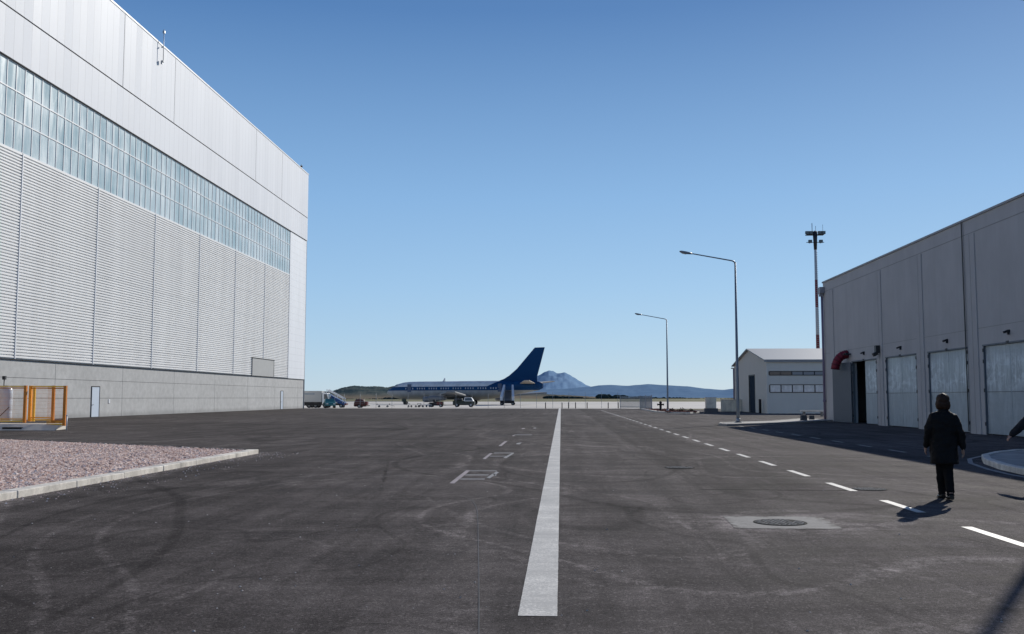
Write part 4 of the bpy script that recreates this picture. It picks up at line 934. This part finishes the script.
mb=MB(); mb.add([(x,y,z) for y,z in ((.1,.5),(5.0,2.95),(5.,3.2),(.1,.72)) for x in (-.72,.72)],[(0,1,3,2),(2,3,5,4),(4,5,7,6),(6,7,1,0),(0,2,4,6),(1,7,5,3)]); mb.build('stair_stringer',M['greypanel'],t)
# ------------------------------------------------------------------ people
def baked(mb,name,mat,parent,voxel,smooth=6,sub=False):
    o=mb.build(name,mat,None)
    r=o.modifiers.new('r','REMESH'); r.mode='VOXEL'; r.voxel_size=voxel; r.use_smooth_shade=True
    s=o.modifiers.new('s','SMOOTH'); s.iterations=smooth; s.factor=.5
    bpy.context.view_layer.update(); dg=bpy.context.evaluated_depsgraph_get()
    me=bpy.data.meshes.new_from_object(o.evaluated_get(dg)); me.materials.clear(); me.materials.append(mat)
    for p in me.polygons: p.use_smooth=True
    q=bpy.data.objects.new(name,me); C.objects.link(q); q.parent=parent
    bpy.data.objects.remove(o); return q
def ellring(z,rx,ry,cx=0,cy=0,n=24,p=2.3,wob=0,ph=0):
    out=[]
    for j in range(n):
        a=2*PI*j/n; c,s=math.cos(a),math.sin(a); k=1+wob*math.sin(5*a+ph)
        out.append((cx+rx*k*math.copysign(abs(c)**(2/p),c),cy+ry*k*math.copysign(abs(s)**(2/p),s),z))
    return out
def hand(mb,w,d,side):
    """palm, four curled fingers and a thumb from wrist w; d points down the forearm"""
    w=Vector(w); d=Vector(d).normalized(); f=Vector((0,1,0)); f=(f-d*f.dot(d)).normalized(); l=d.cross(f).normalized()
    for k in range(4): 
        o=f*(.03-.02*k)
        mb.capsule(w+o*.6,w+d*.085+o,.014,.013,10,3)
        L=(.07,.08,.075,.058)[k]; a=w+d*.085+o; inw=Vector((-side,0,0))*.35
        b=a+(d+inw*.4).normalized()*L*.5; c=b+(d+inw*1.6).normalized()*L*.5
        mb.capsule(a,b,.0095,.009,8,3); mb.capsule(b,c,.009,.0075,8,3)
    a=w+d*.03+f*.032; b=a+(d*.7+f*.7).normalized()*.04; c=b+(d*1.+f*.25).normalized()*.035
    mb.capsule(a,b,.013,.011,8,3); mb.capsule(b,c,.011,.009,8,3)
def person(name,label,loc,rotz,arms,feet,coat,coatmat,hairlong,slv=1.):
    t=thing(name,label,'person',loc,rotz)
    mb=MB()
    # head, neck, trunk
    mb.ell((0,.0,1.615),(.072,.092,.105)); mb.ell((0,.03,1.565),(.055,.065,.065)); mb.capsule((0,-.015,1.42),(0,0,1.55),.056,.052)
    mb.capsule((0,.093,1.60),(0,.108,1.585),.012,.015,8,3)
    for s in (-1,1): mb.ell((s*.074,-.005,1.605),(.011,.02,.031),8,6)
    mb.ell((0,.088,1.548),(.022,.010,.008),10,6)
    mb.rings([ellring(z,a,b) for z,a,b in ((.84,.15,.10),(.95,.16,.105),(1.08,.135,.095),(1.25,.165,.105),(1.36,.17,.095),(1.43,.10,.07))])
    for s,(sh,el,wr) in zip((-1,1),arms):
        mb.capsule(sh,el,.05,.04); mb.capsule(el,wr,.04,.027); dd=(Vector(wr)-Vector(el)); hand(mb,Vector(wr),dd,s)
    for s,(hip,kn,an,toe) in zip((-1,1),feet):
        mb.capsule(hip,kn,.082,.055); mb.capsule(kn,an,.052,.036); mb.capsule(an,toe,.034,.028)
    body=baked(mb,'body',M['skin'],t,.0065,2)
    for s in (-1,1):
        mb=MB(); mb.ell((s*.030,.083,1.612),(.012,.008,.008),10,8); e=mb.build('eye',M['eye'],t); mb=MB(); mb.ell((s*.030,.089,1.612),(.005,.004,.005),8,6); q=mb.build('iris',M['iris'],t); q.parent=e
    # hair
    mb=MB(); mb.ell((0,-.022,1.628),(.104,.108,.104)); 
    if hairlong:
        mb.ell((0,-.05,1.56),(.108,.072,.105)); mb.ell((.070,-.025,1.545),(.048,.062,.09)); mb.ell((-.070,-.025,1.545),(.048,.062,.09))
    else: mb.ell((0,-.055,1.585),(.072,.05,.06))
    hair=baked(mb,'hair',M['hair'],t,.008,3)
    dtex=bpy.data.textures.new('hair_clumps','CLOUDS'); dtex.noise_scale=.03; dm=hair.modifiers.new('d','DISPLACE'); dm.texture=dtex; dm.strength=.018
    # trousers
    mb=MB()
    mb.rings([ellring(z,a,b) for z,a,b in ((.78,.16,.115),(.9,.178,.125),(.99,.165,.115))])
    for (hip,kn,an,toe) in feet:
        hip,kn,an=Vector(hip),Vector(kn),Vector(an)
        mb.capsule(hip,kn,.098,.076); mb.tube([kn+(an-kn)*f for f in (-.05,.3,.7,.93)],[.076,.076,.064,.064],18)
        mb.capsule(kn,kn.lerp(an,.1),.076,.076); mb.ell(an+Vector((0,.015,-.012)),(.062,.08,.035))
    tr=baked(mb,'trousers',M['trouser'],t,.011,3)
    ct=bpy.data.textures.new('cloth_folds','CLOUDS'); ct.noise_scale=.11
    dm=tr.modifiers.new('d','DISPLACE'); dm.texture=ct; dm.strength=.022; dm.texture_coords='GLOBAL'
    for (hip,kn,an,toe) in feet:
        an,toe=Vector(an),Vector(toe); dr=(toe-an); dr.z=0; dr.normalize(); mb=MB(); lz=an.z-.085
        pr=((-.075,.034,.0,.075),(-.03,.042,.0,.09),(.06,.044,.0,.07),(.13,.046,.0,.055),(.18,.035,.004,.042),(.205,.015,.01,.03))
        pv=Vector((dr.y,-dr.x,0)); lift=(toe.z-.028)
        mb.rings([[ (Vector((an.x,an.y,0))+dr*u+pv*w*math.cos(2*PI*j/12)+Vector((0,0,max(0,lz)*(1 if u<.05 else max(0,1-(u-.05)/.1))+zb+(zt-zb)*(.5+.5*math.sin(2*PI*j/12))))) for j in range(12)] for u,w,zb,zt in pr]); mb.build('shoe',M['shoe'],t)
    # coat with sleeves
    mb=MB(); mb.rings([ellring(z,a,b,0,c,wob=w) for z,a,b,c,w in coat])
    for sh,el,wr in arms:
        sh,el,wr=Vector(sh),Vector(el),Vector(wr)
        mb.capsule(sh,el,.078,.064*slv); mb.capsule(el,el.lerp(wr,.98),.064*slv,.05*slv,14,1)
    mb.ell((0,-.01,1.455),(.085,.075,.05))
    co=baked(mb,'coat',coatmat,t,.011,4)
    dm=co.modifiers.new('d','DISPLACE'); dm.texture=ct; dm.strength=.045; dm.texture_coords='GLOBAL'
    return t
coat1=((.58,.205,.145,-.02,.06),(.60,.215,.155,-.02,.06),(.78,.215,.15,-.005,.04),(.92,.212,.145,0,.02),(1.06,.20,.14,0,.01),(1.22,.215,.14,0,0),(1.31,.218,.13,-.01,0),(1.365,.195,.115,-.01,0),(1.405,.15,.10,-.01,0),(1.44,.10,.085,-.01,0),(1.465,.07,.07,-.01,0))
person('person','person in a long black coat walking away, dark brown hair, on the lane dashes',(6.26,16.5,0),R(-5),
  (((-.16,-.01,1.325),(-.245,.01,1.08),(-.25,.12,.86)),((.16,-.01,1.325),(.25,-.08,1.08),(.275,-.06,.84))),
  (((-.065,0,.86),(-.030,.12,.48),(.005,.20,.088),(.0,.35,.030)),((.065,0,.86),(.060,.03,.47),(.052,-.10,.098),(.055,.045,.028))),coat1,M['coat'],True)
coat2=((.82,.20,.13,0,.03),(.9,.205,.14,0,.02),(1.06,.195,.135,0,.01),(1.22,.21,.14,0,0),(1.34,.21,.125,-.01,0),(1.40,.17,.105,-.01,0),(1.45,.09,.08,-.01,0))
person('person','person in a dark jacket at the right edge, left arm held out from the body',(9.1,19.0,0),R(6),
  (((-.19,-.01,1.40),(-.43,.0,1.17),(-.60,.09,.97)),((.19,-.01,1.385),(.27,-.05,1.10),(.30,.05,.88))),
  (((-.085,0,.86),(-.08,.13,.48),(-.07,.17,.088),(-.075,.32,.03)),((.085,0,.86),(.09,.02,.47),(.09,-.14,.10),(.095,.0,.030))),coat2,M['navy'],False,1.35)

# ------------------------------------------------------------------ light, sky, camera
SD=Vector((.98,1.7,1.)).normalized()
el=math.asin(SD.z); az=math.atan2(SD.x,SD.y)
sun=bpy.data.lights.new('sun','SUN'); sun.energy=4.4; sun.angle=R(.53); sun.color=(1,.955,.88)
so=bpy.data.objects.new('sun',sun); C.objects.link(so); so.rotation_euler=(-SD).to_track_quat('-Z','Y').to_euler(); so.location=(30,50,40)
w=bpy.data.worlds.new('World'); bpy.context.scene.world=w; w.use_nodes=True; nt=w.node_tree
bg=nt.nodes['Background']; sk=nt.nodes.new('ShaderNodeTexSky'); sk.sky_type='NISHITA'; sk.sun_disc=False; sk.sun_elevation=el; sk.sun_rotation=az
sk.altitude=100; sk.air_density=1.0; sk.dust_density=.15; sk.ozone_density=1.4
tc=nt.nodes.new('ShaderNodeTexCoord'); sx=nt.nodes.new('ShaderNodeSeparateXYZ'); nt.links.new(tc.outputs['Generated'],sx.inputs[0])
rp=nt.nodes.new('ShaderNodeValToRGB'); nt.links.new(sx.outputs[2],rp.inputs[0]); e=rp.color_ramp.elements
stops=[(0.,(.485,.675,.84)),(.045,(.415,.63,.86)),(.11,(.34,.575,.865)),(.2,(.25,.475,.80)),(.375,(.083,.222,.51)),(.6,(.035,.10,.30)),(1.,(.02,.06,.2))]
while len(e)<len(stops): e.new(.5)
for q,(p,c) in zip(e,stops): q.position=p; q.color=c+(1,)
def scl(sock,f):
    x=nt.nodes.new('ShaderNodeVectorMath'); x.operation='SCALE'; nt.links.new(sock,x.inputs[0]); x.inputs[3].default_value=f; return x.outputs[0]
mx=nt.nodes.new('ShaderNodeMix'); mx.data_type='RGBA'; mx.inputs[0].default_value=.2
nt.links.new(scl(rp.outputs[0],10.),mx.inputs[6]); nt.links.new(scl(sk.outputs[0],.75),mx.inputs[7])
nt.links.new(mx.outputs[2],bg.inputs['Color']); bg.inputs['Strength'].default_value=.1
cam=bpy.data.cameras.new('camera'); co=bpy.data.objects.new('camera',cam); C.objects.link(co)
F=980.; cam.sensor_width=36; cam.lens=F/1024*36; cam.clip_start=.1; cam.clip_end=30000
pitch=math.atan(80.5/F); yaw=math.atan(49*math.cos(pitch)/F)
co.location=(0,0,1.66); co.rotation_euler=(PI/2+pitch,0,yaw)
sc=bpy.context.scene; sc.camera=co
sc.render.resolution_x=1024; sc.render.resolution_y=634
sc.view_settings.view_transform='Standard'; sc.view_settings.look='None'; sc.view_settings.exposure=0
